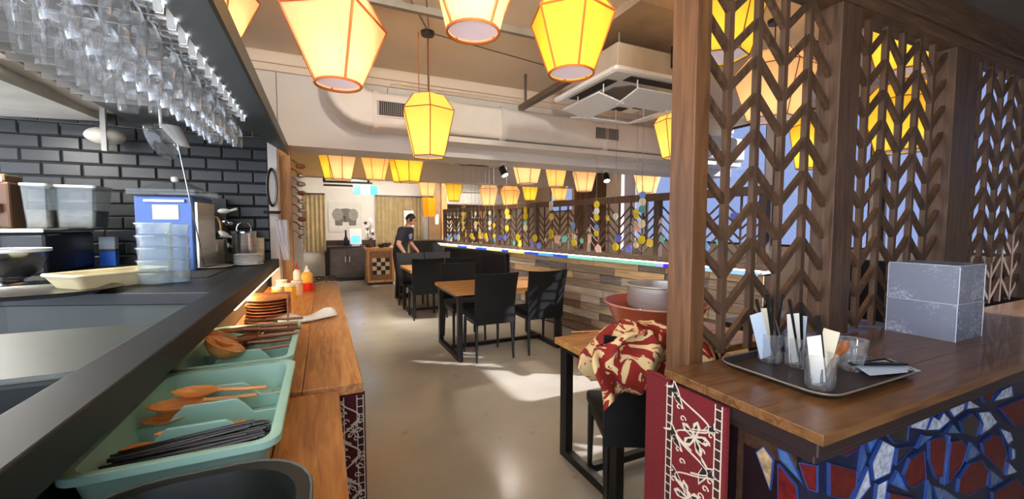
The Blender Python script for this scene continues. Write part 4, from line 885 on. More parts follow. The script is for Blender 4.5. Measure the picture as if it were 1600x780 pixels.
# ================================================================ KITCHEN: HOOD, SCOOP, MACHINES
hd = thing('extractor_hood', 'grey metal hood and white duct boxes under the kitchen ceiling', 'hood')
MB().add([(-2.6,1.2,2.02),(-1.42,1.2,2.10),(-1.5,4.18,2.24),(-2.6,4.18,2.2),(-2.6,1.2,2.55),(-1.58,1.2,2.55),(-1.62,4.18,2.55),(-2.6,4.18,2.55)], [(0,3,2,1),(4,5,6,7),(0,1,5,4),(1,2,6,5),(2,3,7,6),(3,0,4,7)]).build('canopy', mat('hood grey', (196,192,180), .5), hd)
MB().box(-1.55, -1.15, 3.0, 4.1, 2.29, 2.75).build('duct_box', plaster_w, hd, bevel=.01); MB().box(-1.1,-.85,3.3,4.1,2.29,2.6).build('duct_box', plaster_w, hd, bevel=.01)
MB().box(-1.42,-1.39,3.9,3.93,1.98,2.3).build('hanger_post', mat('post grey', (168,164,154), .5), hd)
MB().ball((-1.43,4.0,2.10), .1, 20, 12, (1.15,1,.62)).build('lamp_dome', mat('dome', (196,186,170), .5), hd, smooth=True)
for k, (x, y) in enumerate(((-1.75,1.7),(-1.85,2.6),(-1.9,3.5))):  # made-up lamps in the hood, added to brighten the kitchen
    z = 2.07+.05*k
    MB().lathe([(.001,z),(.09,z),(.1,z+.02),(.1,z+.06)],18,T(x,y,0)).build('hood_fill', mat('hood fill', (255,248,236), .4, emit=5), hd, smooth=True)
    ld = bpy.data.lights.new('hood_fill', 'AREA'); ld.shape = 'DISK'; ld.size = .18; ld.energy = 9; ld.color = (1,.96,.9); lo = bpy.data.objects.new('hood_fill_light', ld); COL.objects.link(lo); lo.parent = hd; lo.location = (x,y,z-.01)
sp_ = thing('measuring_scoop', 'clear plastic scoop hanging below the glass rack', 'scoop', tuple(PD(252,200,2.5)), .4)
sec = []
for k in range(10):
    t = k/9; r = .075*(math.sin(PI*(.25+.72*t)))**.6; sec.append([(r*math.cos(a), .75*r*math.sin(a), -t*.22) for a in [2*PI*i/18 for i in range(18)]])
Ms = T(-.03,0,.02) @ RY(-.35)
MB().loft(sec, False, True, Ms).build('bowl', plastic_clear, sp_, smooth=True)
MB().loft([[(.04+.055*math.cos(a), .04*math.sin(a), .02) for a in [2*PI*i/14 for i in range(14)]], [(.11+.03*math.cos(a), .03*math.sin(a), -.10) for a in [2*PI*i/14 for i in range(14)]]], True, True).build('collar', mat('grey plastic', (176,172,164), .5), sp_, smooth=True)
MB().tube([(0,0,.0),(-.01,0,.3)], .008, 8).build('handle', whp, sp_)
rod = MB().tube([PD(278,225,2.55), PD(320,418,2.78)], .004, 6).build('mixing_rod', chrome); tag(rod, 'thin long metal rod leaning from the scoop to the steel jug', 'rod')
K = 1.143
bm = mat('blue machine', (64,86,134), .32, .55, var=.1); 
p0 = PZ(215,427,K); dm = thing('drink_dispenser', 'tall blue metallic drink machine with a clear lidded hopper', 'machine', (p0.x+.17, p0.y+.17, K), -.12)
MB().box(-.16,.16,-.17,.17,0,.50).build('body', bm, dm, bevel=.012); MB().box(.162,.175,-.15,.15,.02,.46).build('side_panel', steel, dm)
MB().box(-.06,.08,-.176,-.171,.345,.44).build('notice', white, dm); MB().box(-.1,.12,-.19,-.171,.455,.475).build('slot_bar', chrome, dm, bevel=.003)
MB().loft([[(x,y,.505) for x,y in rrect(-.2,.2,-.19,.19,.03)], [(x,y,.54) for x,y in rrect(-.2,.2,-.19,.19,.03)], [(x,y,.54) for x,y in rrect(-.17,.17,-.16,.16,.03)], [(x,y,.60) for x,y in rrect(-.07,.07,-.06,.06,.03)]]).build('hopper_lid', plastic_clear, dm)
MB().lathe([(.001,.64),(.02,.635),(.022,.615),(.012,.6)],12).build('lid_knob', whp, dm, smooth=True)
cupm = thinglass('cup plastic', (240,246,246), .18, power=2.6, rough=.15)
pc = PZ(258,443,K)
for s, (dx, dy, n, hh) in enumerate(((-.035,0,5,.064),(.055,.03,5,.062))):
    for i in range(n):
        c = thing('plastic_cup', ORD[i]+' clear cup from the bottom of the ' + ('left' if s == 0 else 'right') + ' stack before the blue machine', 'cup', (pc.x+dx, pc.y+dy, K+.004+i*hh), 0, ('left' if s == 0 else 'right')+' stack of plastic cups')
        r = .075 if s == 0 else .05
        MB().lathe([(.001,0),(r*.86,0),(r*.9,.003),(r,hh*.95),(r*.97,hh*.95),(r*.85,.006),(.001,.005)],22).build('wall', cupm, c, smooth=True)
        MB().lathe([(r*.99,hh*.8),(r*1.06,hh*.82),(r*1.06,hh*.94),(r*.99,hh*.95)],22).build('lip', cupm, c, smooth=True)
# beige open tray
bp = PZ(110,452,K); bt = thing('beige_tray', 'beige plastic tray with a turned-up rim on the black counter', 'tray', (bp.x+.12, bp.y+.09, K), .9)
MB().loft([[(x,y,0) for x,y in rrect(-.17,.17,-.09,.09,.02)], [(x,y,.07) for x,y in rrect(-.21,.21,-.12,.12,.03)], [(x,y,.07) for x,y in rrect(-.2,.2,-.11,.11,.03)], [(x,y,.008) for x,y in rrect(-.16,.16,-.08,.08,.02)]]).build('tray', mat('beige plastic', (206,192,150), .5), bt)
MB().tube([(x,y,.072) for x,y in (lambda q: q+q[:1])(rrect(-.21,.21,-.12,.12,.03))], .008, 6).build('rim', mat('beige rim', (222,210,172), .5), bt, smooth=True)
# espresso machine with chrome front and cup
e0 = PZ(60,418,K); em_ = thing('espresso_machine', 'low black and steel coffee machine against the tiled wall', 'coffee machine', (-1.95, 3.72, K), 0)
MB().box(-.6,.42,-.28,.3,.0,.26).build('body', mat('machine black', (40,40,40), .3, .3), em_, bevel=.02); MB().box(-.6,.42,-.30,.3,.26,.285).build('top_plate', steel, em_, bevel=.006)
MB().box(-.1,.16,-.3,-.282,.06,.24).build('side_window', mat('dark window', (24,26,28), .15), em_, bevel=.004); MB().box(.2,.215,-.3,-.28,.02,.25).build('frame_bar', chrome, em_)
MB().lathe([(.001,.03),(.03,.025),(.034,0),(.03,-.02),(.001,-.025)],16, T(.06,-.3,.13) @ RX(PI/2)).build('knob', chrome, em_, smooth=True)
cb_ = thing('chrome_bowl', 'shiny chrome bowl-shaped lamp lying at the left frame edge', 'bowl', tuple(PZ(5,445,K)), .2)
MB().lathe([(.03,.0),(.06,.01),(.13,.06),(.16,.13),(.165,.17),(.158,.17),(.15,.13),(.12,.066),(.05,.02)],28).build('bowl', chrome, cb_, smooth=True)
MB().lathe([(.16,.165),(.178,.17),(.178,.185),(.16,.182)],28).build('rim', white, cb_, smooth=True)
MB().lathe([(.001,-.002),(.11,-.0),(.1,.012),(.03,.02),(.001,.02)],24).build('foot', chrome, cb_, smooth=True)
pl = MB().lathe([(.001,0),(.2,0),(.26,.02),(.262,.024),(.2,.008),(.001,.006)],30).build('oval_platter', mat('dark platter', (40,36,28), .25), None, tuple(PZ(45,462,K)), smooth=True); pl.scale = (1.2,.8,1); tag(pl, 'dark oval platter with a pale rim in front of the chrome bowl', 'platter')
# clear food bins on the machine
for i, (px0, px1, lab) in enumerate(((48,92,'left clear storage bin with a lid on the coffee machine'),(84,156,'right clear storage bin with a lid on the coffee machine'))):
    a = PY(px0,388,3.7); c = PY(px1,388,3.7); g = thing('storage_bin', lab, 'bin', ((a.x+c.x)/2, 3.75+.06*i, K+.286), 0, 'clear storage bins'); hw = (c.x-a.x)/2; H = .27
    MB().loft([[(x,y,0) for x,y in rrect(-hw*.85,hw*.85,-.11,.11,.02)], [(x,y,H) for x,y in rrect(-hw,hw,-.13,.13,.02)], [(x,y,H) for x,y in rrect(-hw*.97,hw*.97,-.125,.125,.02)], [(x,y,.006) for x,y in rrect(-hw*.82,hw*.82,-.105,.105,.02)]]).build('bin', plastic_clear, g)
    MB().loft([[(x,y,H) for x,y in rrect(-hw*1.04,hw*1.04,-.136,.136,.02)], [(x,y,H+.016) for x,y in rrect(-hw*1.04,hw*1.04,-.136,.136,.02)]]).build('lid', mat('milky lid', (196,196,188), .4), g)
    MB().loft([[(x,y,.01) for x,y in rrect(-hw*.8,hw*.8,-.1,.1,.02)], [(x,y,.12) for x,y in rrect(-hw*.86,hw*.86,-.106,.106,.02)]]).build('contents', mat('grey contents', (120,112,100), .8, var=.4, scale=20), g)
    for k in range(2): MB().box(-hw*.6,hw*.6,-.112+.004*k,-.108+.004*k,.08+.09*k,.1+.09*k).build('ridge', plastic_clear, g)
# brown grinder at the frame edge
bg_ = thing('coffee_grinder', 'brown upright grinder with a small lit display at the left frame edge', 'grinder', (-1.975, 3.85, K+.286), 0)
MB().box(-.15,.15,-.1,.1,0,.30).build('body', mat('brown case', (78,54,36), .35, .2), bg_, bevel=.015); MB().box(-.13,.13,-.09,.09,.3,.35).build('hopper', mat('smoke brown', (96,72,48), .2), bg_, bevel=.01)
MB().box(.07,.12,-.106,-.1,.3,.335).build('display', mat('display', (255,240,214), .4, emit=2.5), bg_); MB().box(.06,.1,-.108,-.1,.2,.25).build('button', cream, bg_, bevel=.003); MB().box(.03,.12,-.14,-.1,.1,.16).build('spout', mat('brown case', (78,54,36), .35), bg_, bevel=.006)
# blue carton and small white carton
a = PZ(172,416,K); ct_ = thing('drink_carton', 'small carton, white above and bright blue below, beside the blue machine', 'carton', (a.x, a.y, K), 0)
MB().box(-.045,.045,-.03,.03,0,.11).build('lower', mat('carton blue', (40,110,220), .4), ct_); MB().box(-.045,.045,-.03,.03,.11,.13).build('stripe', mat('carton grey', (70,76,90), .4), ct_); MB().box(-.045,.045,-.03,.03,.13,.22).build('upper', mat('carton pale', (190,200,205), .4), ct_)
# jugs, tap, plate stack, papers near the pillar
def jug(lab, px, py, y, r, h, lidded):
    a = PY(px, py, y); g = thing('steel_jug', lab, 'jug', (a.x, y, K), 0, 'steel jugs by the tiled wall')
    MB().lathe([(.001,0),(r*.97,0),(r,.006),(r,h),(r*1.03,h+.006),(r*.97,h+.004),(r*.95,.01),(.001,.01)],26).build('body', steel, g, smooth=True)
    if lidded:
        MB().lathe([(r*1.04,h+.004),(r*1.04,h+.016),(r*.5,h+.03),(.001,h+.033)],26).build('lid', chrome, g, smooth=True)
        MB().tube([(-r*.6,0,h+.02)]+[(-r*.6*math.cos(t), 0, h+.03+r*.75*math.sin(t)) for t in [PI*i/8 for i in range(9)]]+[(r*.6,0,h+.02)], .005, 6).build('bail', chrome, g, smooth=True)
    else:
        MB().lathe([(r*.7,h),(r*.72,h+.02),(.001,h+.022)],20).build('black_lid', black, g, smooth=True); MB().lathe([(r*.25,h+.02),(r*.3,h+.06),(.001,h+.062)],12).build('cap', black, g, smooth=True)
    return g
jug('steel jug with a black cap beside the thin rod', 338, 404, 3.95, .075, .19, False); jug('taller steel pot with a wire handle beside the white pillar', 383, 404, 3.98, .085, .24, True)
brass = mat('brass', (196,160,96), .3, .9)
tp = thing('beer_tap', 'brass swan-neck tap with a cream handle behind the steel jug', 'tap', (-.9, 4.1, K), 0)
MB().tube([(.0,0,0),(.0,0,.30),(.01,0,.36),(.06,0,.385),(.11,0,.37),(.13,0,.32),(.135,0,.16)], .012, 8).build('neck', brass, tp, smooth=True); MB().lathe([(.001,.46),(.03,.455),(.036,.42),(.024,.37),(.001,.365)],14).build('handle', cream, tp, smooth=True); MB().lathe([(.03,0),(.03,.02),(.001,.02)],14).build('base', chrome, tp)
for i in range(4):
    a = PY(350+6*(i%2), 330+18*i, 4.05); tag(MB().ball((0,0,0), .032, 12, 8, (1.4,.7,.7)).tube([(.03,0,0),(.09,0,.02)],.01,8).build('steam_knob', chrome if i % 2 else whp, None, tuple(a), (0,.3*i,0), smooth=True), ('topmost pale lever behind the steel jugs','chrome lever just below the topmost pale one','lower white lever behind the steel jugs','lowest chrome lever at the jug rims')[i], 'lever')
tag(MB().box(-.05,.05,-.03,.03,-.34,.06).build('tap_column', mat('column black', (32,32,32), .4), None, tuple(PY(343,322,4.15))), 'black column carrying the levers behind the jugs', 'column')
for i in range(7):
    o = MB().lathe([(.001,0),(.07,0),(.1,.01),(.098,.013),(.07,.004),(.001,.004)],24).build('white_plate', white, None, (-.53,3.72,K+i*.012), smooth=True); tag(o, ORD[i]+' white plate from the bottom of the stack by the pillar', 'plate', 'white plates by the pillar')
o = MB().box(-.11,.09,-.012,.012,0,.2).build('cutting_board', wood('pale board', (190,166,130), (222,204,172), 'X'), None, (-.56,4.12,K), (-.12,0,0), bevel=.004); tag(o, 'pale board leaning on the tiled wall by the pillar', 'board')
tag(MB().lathe([(.001,0),(.1,0),(.14,.01),(.138,.014),(.1,.005),(.001,.005)],26).build('saucer', steel, None, (-.74,3.55,K+.004), smooth=True), 'flat steel dish before the steel jug', 'dish')
# things hanging at the pillar
for i in range(9):
    x, y = -.485, 5.0+.22*(i % 3); z = 1.98-.085*i
    s = thing('hanging_ladle', ORD[i]+' ladle from the top of those hanging on the wooden pillar', 'ladle', (-.27, 4.5+.03*(i%2), z+.1), 0, 'ladles hanging on the pillar')
    MB().tube([(0,0,0),(.03,0,-.01),(.07,0,-.05)], .008, 6).build('handle', spoondark if i % 2 else chrome, s); MB().ball((.085,0,-.062), .042, 12, 8, (1,1,.6)).build('bowl', spoondark if i % 3 == 0 else chrome, s, smooth=True)
lp = thing('cable_loop', 'coil of dark cable hanging on the white pillar', 'cable', (-.40, 4.18, 1.78))
for k in range(3): MB().tube([(.03*math.cos(t)*(1+.15*k), -.008*k, .15*math.sin(t)*(1+.06*k)) for t in [2*PI*i/20 for i in range(21)]], .006, 6).build('coil', black, lp, smooth=True)
o = blob(10, 18, lambda u,v: -.05+u*.1*(1-.5*v)+.06*v, lambda u,v: .02*math.sin(u*14)*(1-.3*v), lambda u,v: -v*.36).build('hanging_cloth', mat('grey white cloth', (206,204,206), .9), None, (-.33,4.15,1.50), smooth=True)
m_ = o.modifiers.new('thick','SOLIDIFY'); m_.thickness = .012; tag(o, 'grey-white dishcloth hanging beside the wooden pillar', 'cloth')
dkp = MB().lathe([(.001,0),(.06,0),(.07,.02),(.066,.022),(.055,.006),(.001,.005)],20).build('hook_bracket', dk, None, (-.40,4.12,1.55), smooth=True); tag(dkp, 'small dark bracket dish on the white pillar below the cable coil', 'bracket')
# ================================================================ FAR END OF THE ROOM
def curtain(lab, x0, x1, z0, z1):
    c = thing('curtain', lab, 'curtain', ((x0+x1)/2, 12.12, 0), 0, 'olive pleated curtains'); n = int((x1-x0)/.014); f = []; 
    vs = []; hw = (x1-x0)/2
    for i in range(n+1):
        x = -hw+2*hw*i/n; y = .028*math.sin(i*.014*2*PI/.105)+.008*math.sin(i*.3)
        vs += [(x,y,z0),(x,y,z1)]
    MB().add(vs, [(2*i,2*i+2,2*i+3,2*i+1) for i in range(n)]).build('cloth', mat('olive curtain', (172,152,112), .85), c, smooth=True)
    MB().box(-hw,hw,-.04,.05,z1,z1+.04).build('track', darkwood, c); return c
curtain('narrow olive pleated curtain left of the elephant picture', -.46, .06, .75, 2.26); curtain('wide olive pleated curtain behind the standing man', 1.34, 2.66, .6, 2.26)
pic = thing('elephant_picture', 'framed grey drawing of an elephant on the far wall', 'picture', (.565, 12.19, 1.68), 0)
MX = Matrix(((1,0,0,0),(0,0,1,-.03),(0,1,0,0),(0,0,0,1)))
MB().box(-.44,.44,-.03,.0,-.42,.42).build('canvas', mat('canvas', (206,200,190), .9, var=.06), pic, bevel=.004)
ele = mat('graphite', (110,104,98), .9, var=.35, scale=30)
def ell(cx, cy, a, c, t0=0, t1=2*PI, n=20): return [(cx+a*math.cos(t0+(t1-t0)*i/n), cy+c*math.sin(t0+(t1-t0)*i/n)) for i in range(n)]
MB().prism(ell(0,.04,.30,.19), -.006, 0, MX).build('elephant_body', ele, pic); MB().prism(ell(-.2,.06,.14,.17), -.009, -.006, MX).build('elephant_ear', mat('graphite light', (140,134,126), .9, var=.3, scale=30), pic)
for cx in (-.22,-.13,.13,.22): MB().prism([(cx-.06,.0),(cx+.06,.0),(cx+.045,-.24),(cx-.045,-.24)], -.005, 0, MX).build('elephant_leg', ele, pic)
MB().tube([(.0,.02,-.035),(.0,-.06,-.035),(.01,-.13,-.035)], [.05,.035,.02], 8, Matrix(((1,0,0,0),(0,0,1,0),(0,1,0,0),(0,0,0,1)))).build('elephant_trunk', ele, pic)
MB().prism(ell(.2,.06,.13,.16), -.009, -.006, MX).build('elephant_ear', mat('graphite light', (140,134,126), .9), pic)
struct(MB().box(.02,1.34,12.12,12.2,0,1.04).build('trim_9', darkwood))
# exit sign on its hanger
ex = thing('exit_sign', 'glowing blue and white exit sign hung from a grey bar near the far end', 'sign', (PY(571,297,9.9).x, 9.9, PY(571,297,9.9).z), 0)
MB().box(-.26,.26,-.03,.03,-.1,.1).build('case', mat('sign blue', (80,190,235), .4, emit=.9), ex, bevel=.004); MB().box(-.1,.1,-.034,-.03,-.09,.09).build('lit_panel', mat('sign white', (245,250,255), .4, emit=1.2), ex)
sg = mat('sign ink', (60,150,120), .5)
MB().ball((0,0,.055),.018,10,6,(1,.2,1), T(0,-.036,0)).tube([(.0,-.036,.035),(-.01,-.036,-.01),(.03,-.036,-.03),(.025,-.036,-.07)],.008,6).tube([(-.01,-.036,-.01),(-.03,-.036,-.04),(-.055,-.036,-.05)],.008,6).tube([(.0,-.036,.03),(.04,-.036,.0)],.006,6).build('running_figure', sg, ex)
hb = thing('hanger_bar', 'grey steel hanger of parallel bars above the exit sign', 'rail', (PY(545,285,9.9).x, 9.9, PY(545,285,9.9).z), 0)
for k in range(3): MB().box(-.52,.5,-.1+.09*k,-.07+.09*k,.05-.07*k,.09-.07*k).build('bar', mat('bar grey', (112,106,98), .5, .4), hb)
for x in (-.5,.42): MB().tube([(x,0,.0),(x,0,.12)], .03, 10).build('bracket', mat('bar dark', (70,66,62), .5), hb); MB().tube([(x,0,.1),(x,0,2.78-hb.location.z)], .008, 6).build('rod', mat('rod', (150,140,126), .5), hb)
# dark cabinet, small screen, checkered cabinet
dc = thing('dark_cabinet', 'dark brown low cabinet at the end of the aisle', 'cabinet', (.55, 11.7, 0), 0)
MB().box(-.42,.42,-.3,.3,.08,.86).build('body', mat('cabinet grey brown', (78,70,66), .5, var=.2), dc, bevel=.008); MB().box(-.46,.46,-.33,.32,.86,.9).build('worktop', darkwood, dc, bevel=.005); MB().box(-.4,.4,-.26,.28,0,.08).build('plinth', black, dc)
for k in (-1,1):
    d = MB().box(min(.01*k,.4*k),max(.01*k,.4*k),-.316,-.301,.1,.84).build('door', mat('cabinet grey brown', (78,70,66), .5, var=.2), dc, bevel=.004); MB().box(.05*k-.008,.05*k+.008,-.335,-.317,.5,.64).build('handle', steel, d)
mo = thing('payment_screen', 'small white screen with a glowing blue display on the far dark cabinet', 'screen', (PY(556,390,11.6).x, 11.6, .9), 0)
MB().box(-.15,.15,-.02,.02,.04,.46).build('case', white, mo, bevel=.008); MB().box(-.11,.11,-.024,-.02,.08,.27).build('display', mat('blue display', (70,140,250), .4, emit=1.4), mo); MB().box(-.1,.1,-.08,.08,0,.03).build('foot', white, mo, bevel=.005); MB().box(-.02,.02,-.01,.03,.03,.06).build('stem', white, mo)
vs_ = thing('black_vase', 'slim black bottle standing left of the blue screen', 'bottle', (PY(541,390,11.7).x, 11.72, .9), 0)
MB().lathe([(.001,0),(.06,0),(.065,.02),(.06,.16),(.025,.26),(.02,.4),(.03,.42),(.001,.42)],16).build('body', black, vs_, smooth=True)
ck = thing('checker_cabinet', 'wooden cabinet with a checkered door panel near the far wall', 'cabinet', (1.25, 10.6, 0), 0)
MB().box(-.32,.32,-.28,.3,.06,.86).build('body', lightwood, ck, bevel=.01); MB().box(-.36,.36,-.32,.32,.86,.9).build('top', lightwood, ck, bevel=.006); MB().box(-.28,.28,-.24,.28,0,.06).build('plinth', darkwood, ck)
cdoor = MB().box(-.26,.26,-.296,-.281,.12,.82).build('door', wood('door wood', (120,78,42), (156,108,64), 'Z'), ck, bevel=.004)
for i in range(4):
    for j in range(4):
        MB().box(-.2+.1*i,-.104+.1*i,-.304,-.297,.26+.1*j,.356+.1*j).build('square', mat('pale square', (206,180,140), .5) if (i+j) % 2 else black, cdoor)
# orchids and bowls on top of the checkered cabinet
orc = thing('flower_arrangement', 'white and dark flowers on the checkered cabinet', 'flowers', (1.02, 10.6, .9), 0)
MB().lathe([(.001,0),(.07,0),(.1,.09),(.094,.1),(.06,.01)],18).build('pot', mat('pot dark', (90,60,46), .5), orc, smooth=True)
for i in range(12):
    a = i*2.4; r = .05+.1*(i % 4)/3; h = .2+.045*i
    MB().tube([(0,0,.08),(r*.5*math.cos(a),r*.5*math.sin(a),h*.6),(r*math.cos(a),r*math.sin(a),h)], .005, 5).build('stem', mat('stem green', (84,84,56), .7), orc)
    pl_ = [((.055 if k % 2 else .03)*math.cos(2*PI*k/10), (.055 if k % 2 else .03)*math.sin(2*PI*k/10)) for k in range(10)]
    MB().prism(pl_, -.008, .008, T(r*math.cos(a),r*math.sin(a),h) @ RX(PI/2+.4*math.sin(i)) ).build('blossom', whp if i % 3 else mat('dark bloom', (58,44,42), .7), orc)
for i, (x, m, s) in enumerate(((1.28,black,.1),(1.43,mat('dark bowl', (70,58,50), .4),.13),(1.5,whp,.05))):
    tag(MB().lathe([(.001,0),(s*.5,0),(s,s*.8),(s*.95,s*.8),(s*.4,.01),(.001,.008)],20).build('bowl', m, None, (x,10.42+.2*(i%2),.9), smooth=True), ('black bowl beside the flowers','dark brown bowl at the cabinet end','small white cup at the cabinet corner')[i], 'bowl')
# dark sideboard, wooden pillar, sign, orange hanging lantern, shelf unit
sb = thing('dark_sideboard', 'black upright sideboard behind the man, before the curtain', 'cabinet', (2.55, 11.0, 0), 0)
MB().box(-.42,.42,-.25,.25,0,1.02).build('body', darkwood, sb, bevel=.008); MB().box(-.45,.45,-.28,.28,1.02,1.05).build('top', darkwood, sb, bevel=.004)
for k in (-1,1): d = MB().box(min(.01*k,.4*k),max(.01*k,.4*k),-.266,-.251,.06,.98).build('door', black, sb, bevel=.004); MB().lathe([(.001,0),(.015,0),(.015,.02),(.001,.022)],10,T(.05*k,-.266,.55) @ RX(PI/2)).build('knob', steel, d)
wpil = struct(MB().box(3.0,3.16,11.2,11.4,0,2.78).build('trim_10', lightwood, bevel=.004))
struct(MB().box(2.66,3.0,11.3,11.36,0,2.78).build('trim_11', mat('warm panel', (150,120,86), .7)))
tag(MB().box(-.14,.14,-.005,.005,-.24,.24).build('wall_notice', paper, None, (PY(639,342,12).x,12.02,PY(639,342,12).z)), 'white sheet fixed to the curtain above the man', 'paper')
tag(MB().box(-.05,.05,-.015,.015,-.14,.14).build('wall_switch', white, None, (PY(683,343,11.25).x,11.28,PY(683,343,11.25).z)), 'slim white switch plate on the warm panel beside the pillar', 'switch')
ol = thing('tassel_lantern', 'narrow orange box lantern with a knot hanging beside the wooden pillar', 'lantern', (PY(671,338,10.4).x, 10.4, PY(671,338,10.4).z), .3)
MB().loft([[(x,y,0) for x,y in rrect(-.11,.11,-.11,.11,.02,2)], [(x,y,.46) for x,y in rrect(-.13,.13,-.13,.13,.02,2)]], True, True).build('shade', SH['orange'], ol)
for a in range(4): MB().tube([(.12*math.cos(a*PI/2+PI/4)*1.3,.12*math.sin(a*PI/2+PI/4)*1.3,-.01),(.13*math.cos(a*PI/2+PI/4)*1.35,.13*math.sin(a*PI/2+PI/4)*1.35,.47)], .008, 6).build('corner_strip', brown_edge, ol)
MB().ball((0,0,.52),.04,10,8).build('knot', brown_edge, ol, smooth=True); MB().tube([(0,0,.5),(0,0,2.78-ol.location.z)],.006,6).build('cord', brown_edge, ol)
sh = thing('shelf_unit', 'pale wall shelf unit with bottles and frames beyond the ledge end', 'shelf', (3.75, 11.6, 0), 0)
for z in (.9,1.28,1.66,2.05,2.4): MB().box(-.58,.58,-.2,.2,z,z+.035).build('shelf', plaster_w if z > 1.6 else white, sh)
for x in (-.58,0,.58): MB().box(x-.015,x+.015,-.2,.2,.1,2.43).build('upright', lightwood, sh)
MB().box(-.58,.58,.18,.2,.1,2.43).build('back_panel', mat('shelf back', (120,108,96), .7), sh); MB().box(-.56,.56,-.19,.18,.1,.9).build('cupboard', darkwood, sh)
MB().box(-.55,1.2,-.22,-.2,2.08,2.38).build('fascia', white, sh)
for i in range(8):
    x = (3.25,3.37,3.49,3.61,3.86,3.98,4.1,4.22)[i]; z = (.935,1.315)[i % 2]
    o = MB().lathe([(.001,0),(.04,0),(.042,.01),(.042,.16),(.016,.22),(.016,.28),(.001,.28)],14).build('bottle', (whp, redp, mat('green bottle', (60,90,60), .2), cream)[i % 4], None, (x,11.55,z), smooth=True); tag(o, 'small bottle on the far shelf unit, '+('lower' if i % 2 == 0 else 'upper')+' row', 'bottle', 'bottles on the far shelf')
for i, (x,z) in enumerate(((3.3,1.315),(3.3,.935))):
    tag(MB().box(-.1,.1,-.01,.01,0,.26).build('picture_frame', paper, None, (x,11.43,z), bevel=.004), ('upper','lower')[i]+' pale framed card at the left end of the far shelf', 'frame')
# floor scuffs near the far tables and black curtain panel behind the partition
dcv = thing('dark_curtain', 'brown drawn curtain on the window wall behind the partition', 'curtain', (5.5, 7.6, 0), PI/2)
vs = []; n = 90
for i in range(n+1): x = -.8+1.6*i/n; y = .03*math.sin(i*.55); vs += [(x,y,.9),(x,y,2.6)]
MB().add(vs, [(2*i,2*i+2,2*i+3,2*i+1) for i in range(n)]).build('cloth', mat('brown curtain', (116,94,76), .9), dcv, smooth=True); MB().tube([(-.85,0,2.62),(.85,0,2.62)],.015,8).build('rod', darkwood, dcv)
struct(MB().box(5.2,5.58,6.3,6.75,0,2.78).build('trim_12', plaster_w))
# booth table and bench between partition and windows
bt2 = thing('booth_table', 'dark booth table seen low behind the lattice screen', 'table', (3.1, 1.75, 0), 0)
MB().box(-.5,.5,-.32,.32,.72,.76).build('table_top', darkwood, bt2, bevel=.004); MB().tube([(0,0,.03),(0,0,.72)],.04,12).build('column', steel_b, bt2); MB().lathe([(.001,.03),(.22,.03),(.24,0),(.001,0)],20).build('base', steel_b, bt2, smooth=True)
bb2 = thing('booth_bench', 'dark high-backed bench behind the counter and lattice', 'bench', (4.4, 1.7, 0), PI/2)
MB().box(-.6,.6,-.25,.25,.1,.45).build('seat_base', darkwood, bb2); MB().box(-.6,.6,-.27,.25,.45,.52).build('cushion', leather, bb2, bevel=.02); MB().box(-.6,.6,-.34,-.27,.1,1.12).build('backrest', leather, bb2, bevel=.02)
# ================================================================ THE MAN
def fuse(mb, name, m, voxel, smooth=5):
    me = mb.mesh(name); o = place('tmp', me); r_ = o.modifiers.new('join', 'REMESH'); r_.mode = 'VOXEL'; r_.voxel_size = voxel; r_.use_smooth_shade = True
    q = o.modifiers.new('sm', 'SMOOTH'); q.iterations = smooth
    out = bpy.data.meshes.new_from_object(o.evaluated_get(bpy.context.evaluated_depsgraph_get())); bpy.data.objects.remove(o)
    out.materials.clear(); out.materials.append(m); return out
def limb(mb, pts, rad):
    for (p, r), (q, t) in zip(zip(pts, rad), zip(pts[1:], rad[1:])): mb.tube([p, q], [r, t], 14)
    for p, r in zip(pts, rad): mb.ball(p, r, 14, 10)
def trunk(mb, rows, k=1.0, d=0.0):
    mb.loft([[(x+(dx*k+d)*math.cos(a), (wy*k+d)*math.sin(a), z) for a in [2*PI*i/24 for i in range(24)]] for z, x, wy, dx in rows])
ROWS = [(.84,0,.15,.105),(.93,0,.165,.115),(1.06,.02,.15,.108),(1.2,.07,.172,.118),(1.32,.115,.182,.112),(1.385,.145,.14,.085),(1.43,.17,.07,.062),(1.48,.192,.054,.054),(1.56,.22,.05,.05)]
man = thing('person', 'man in a dark navy printed T-shirt bending over beside the far table', 'person', (1.37, 8.27, 0), -.62)
skin_c = mat('skin', (190,140,112), .55, var=.06)
bd = MB(); trunk(bd, ROWS); ARM = {}
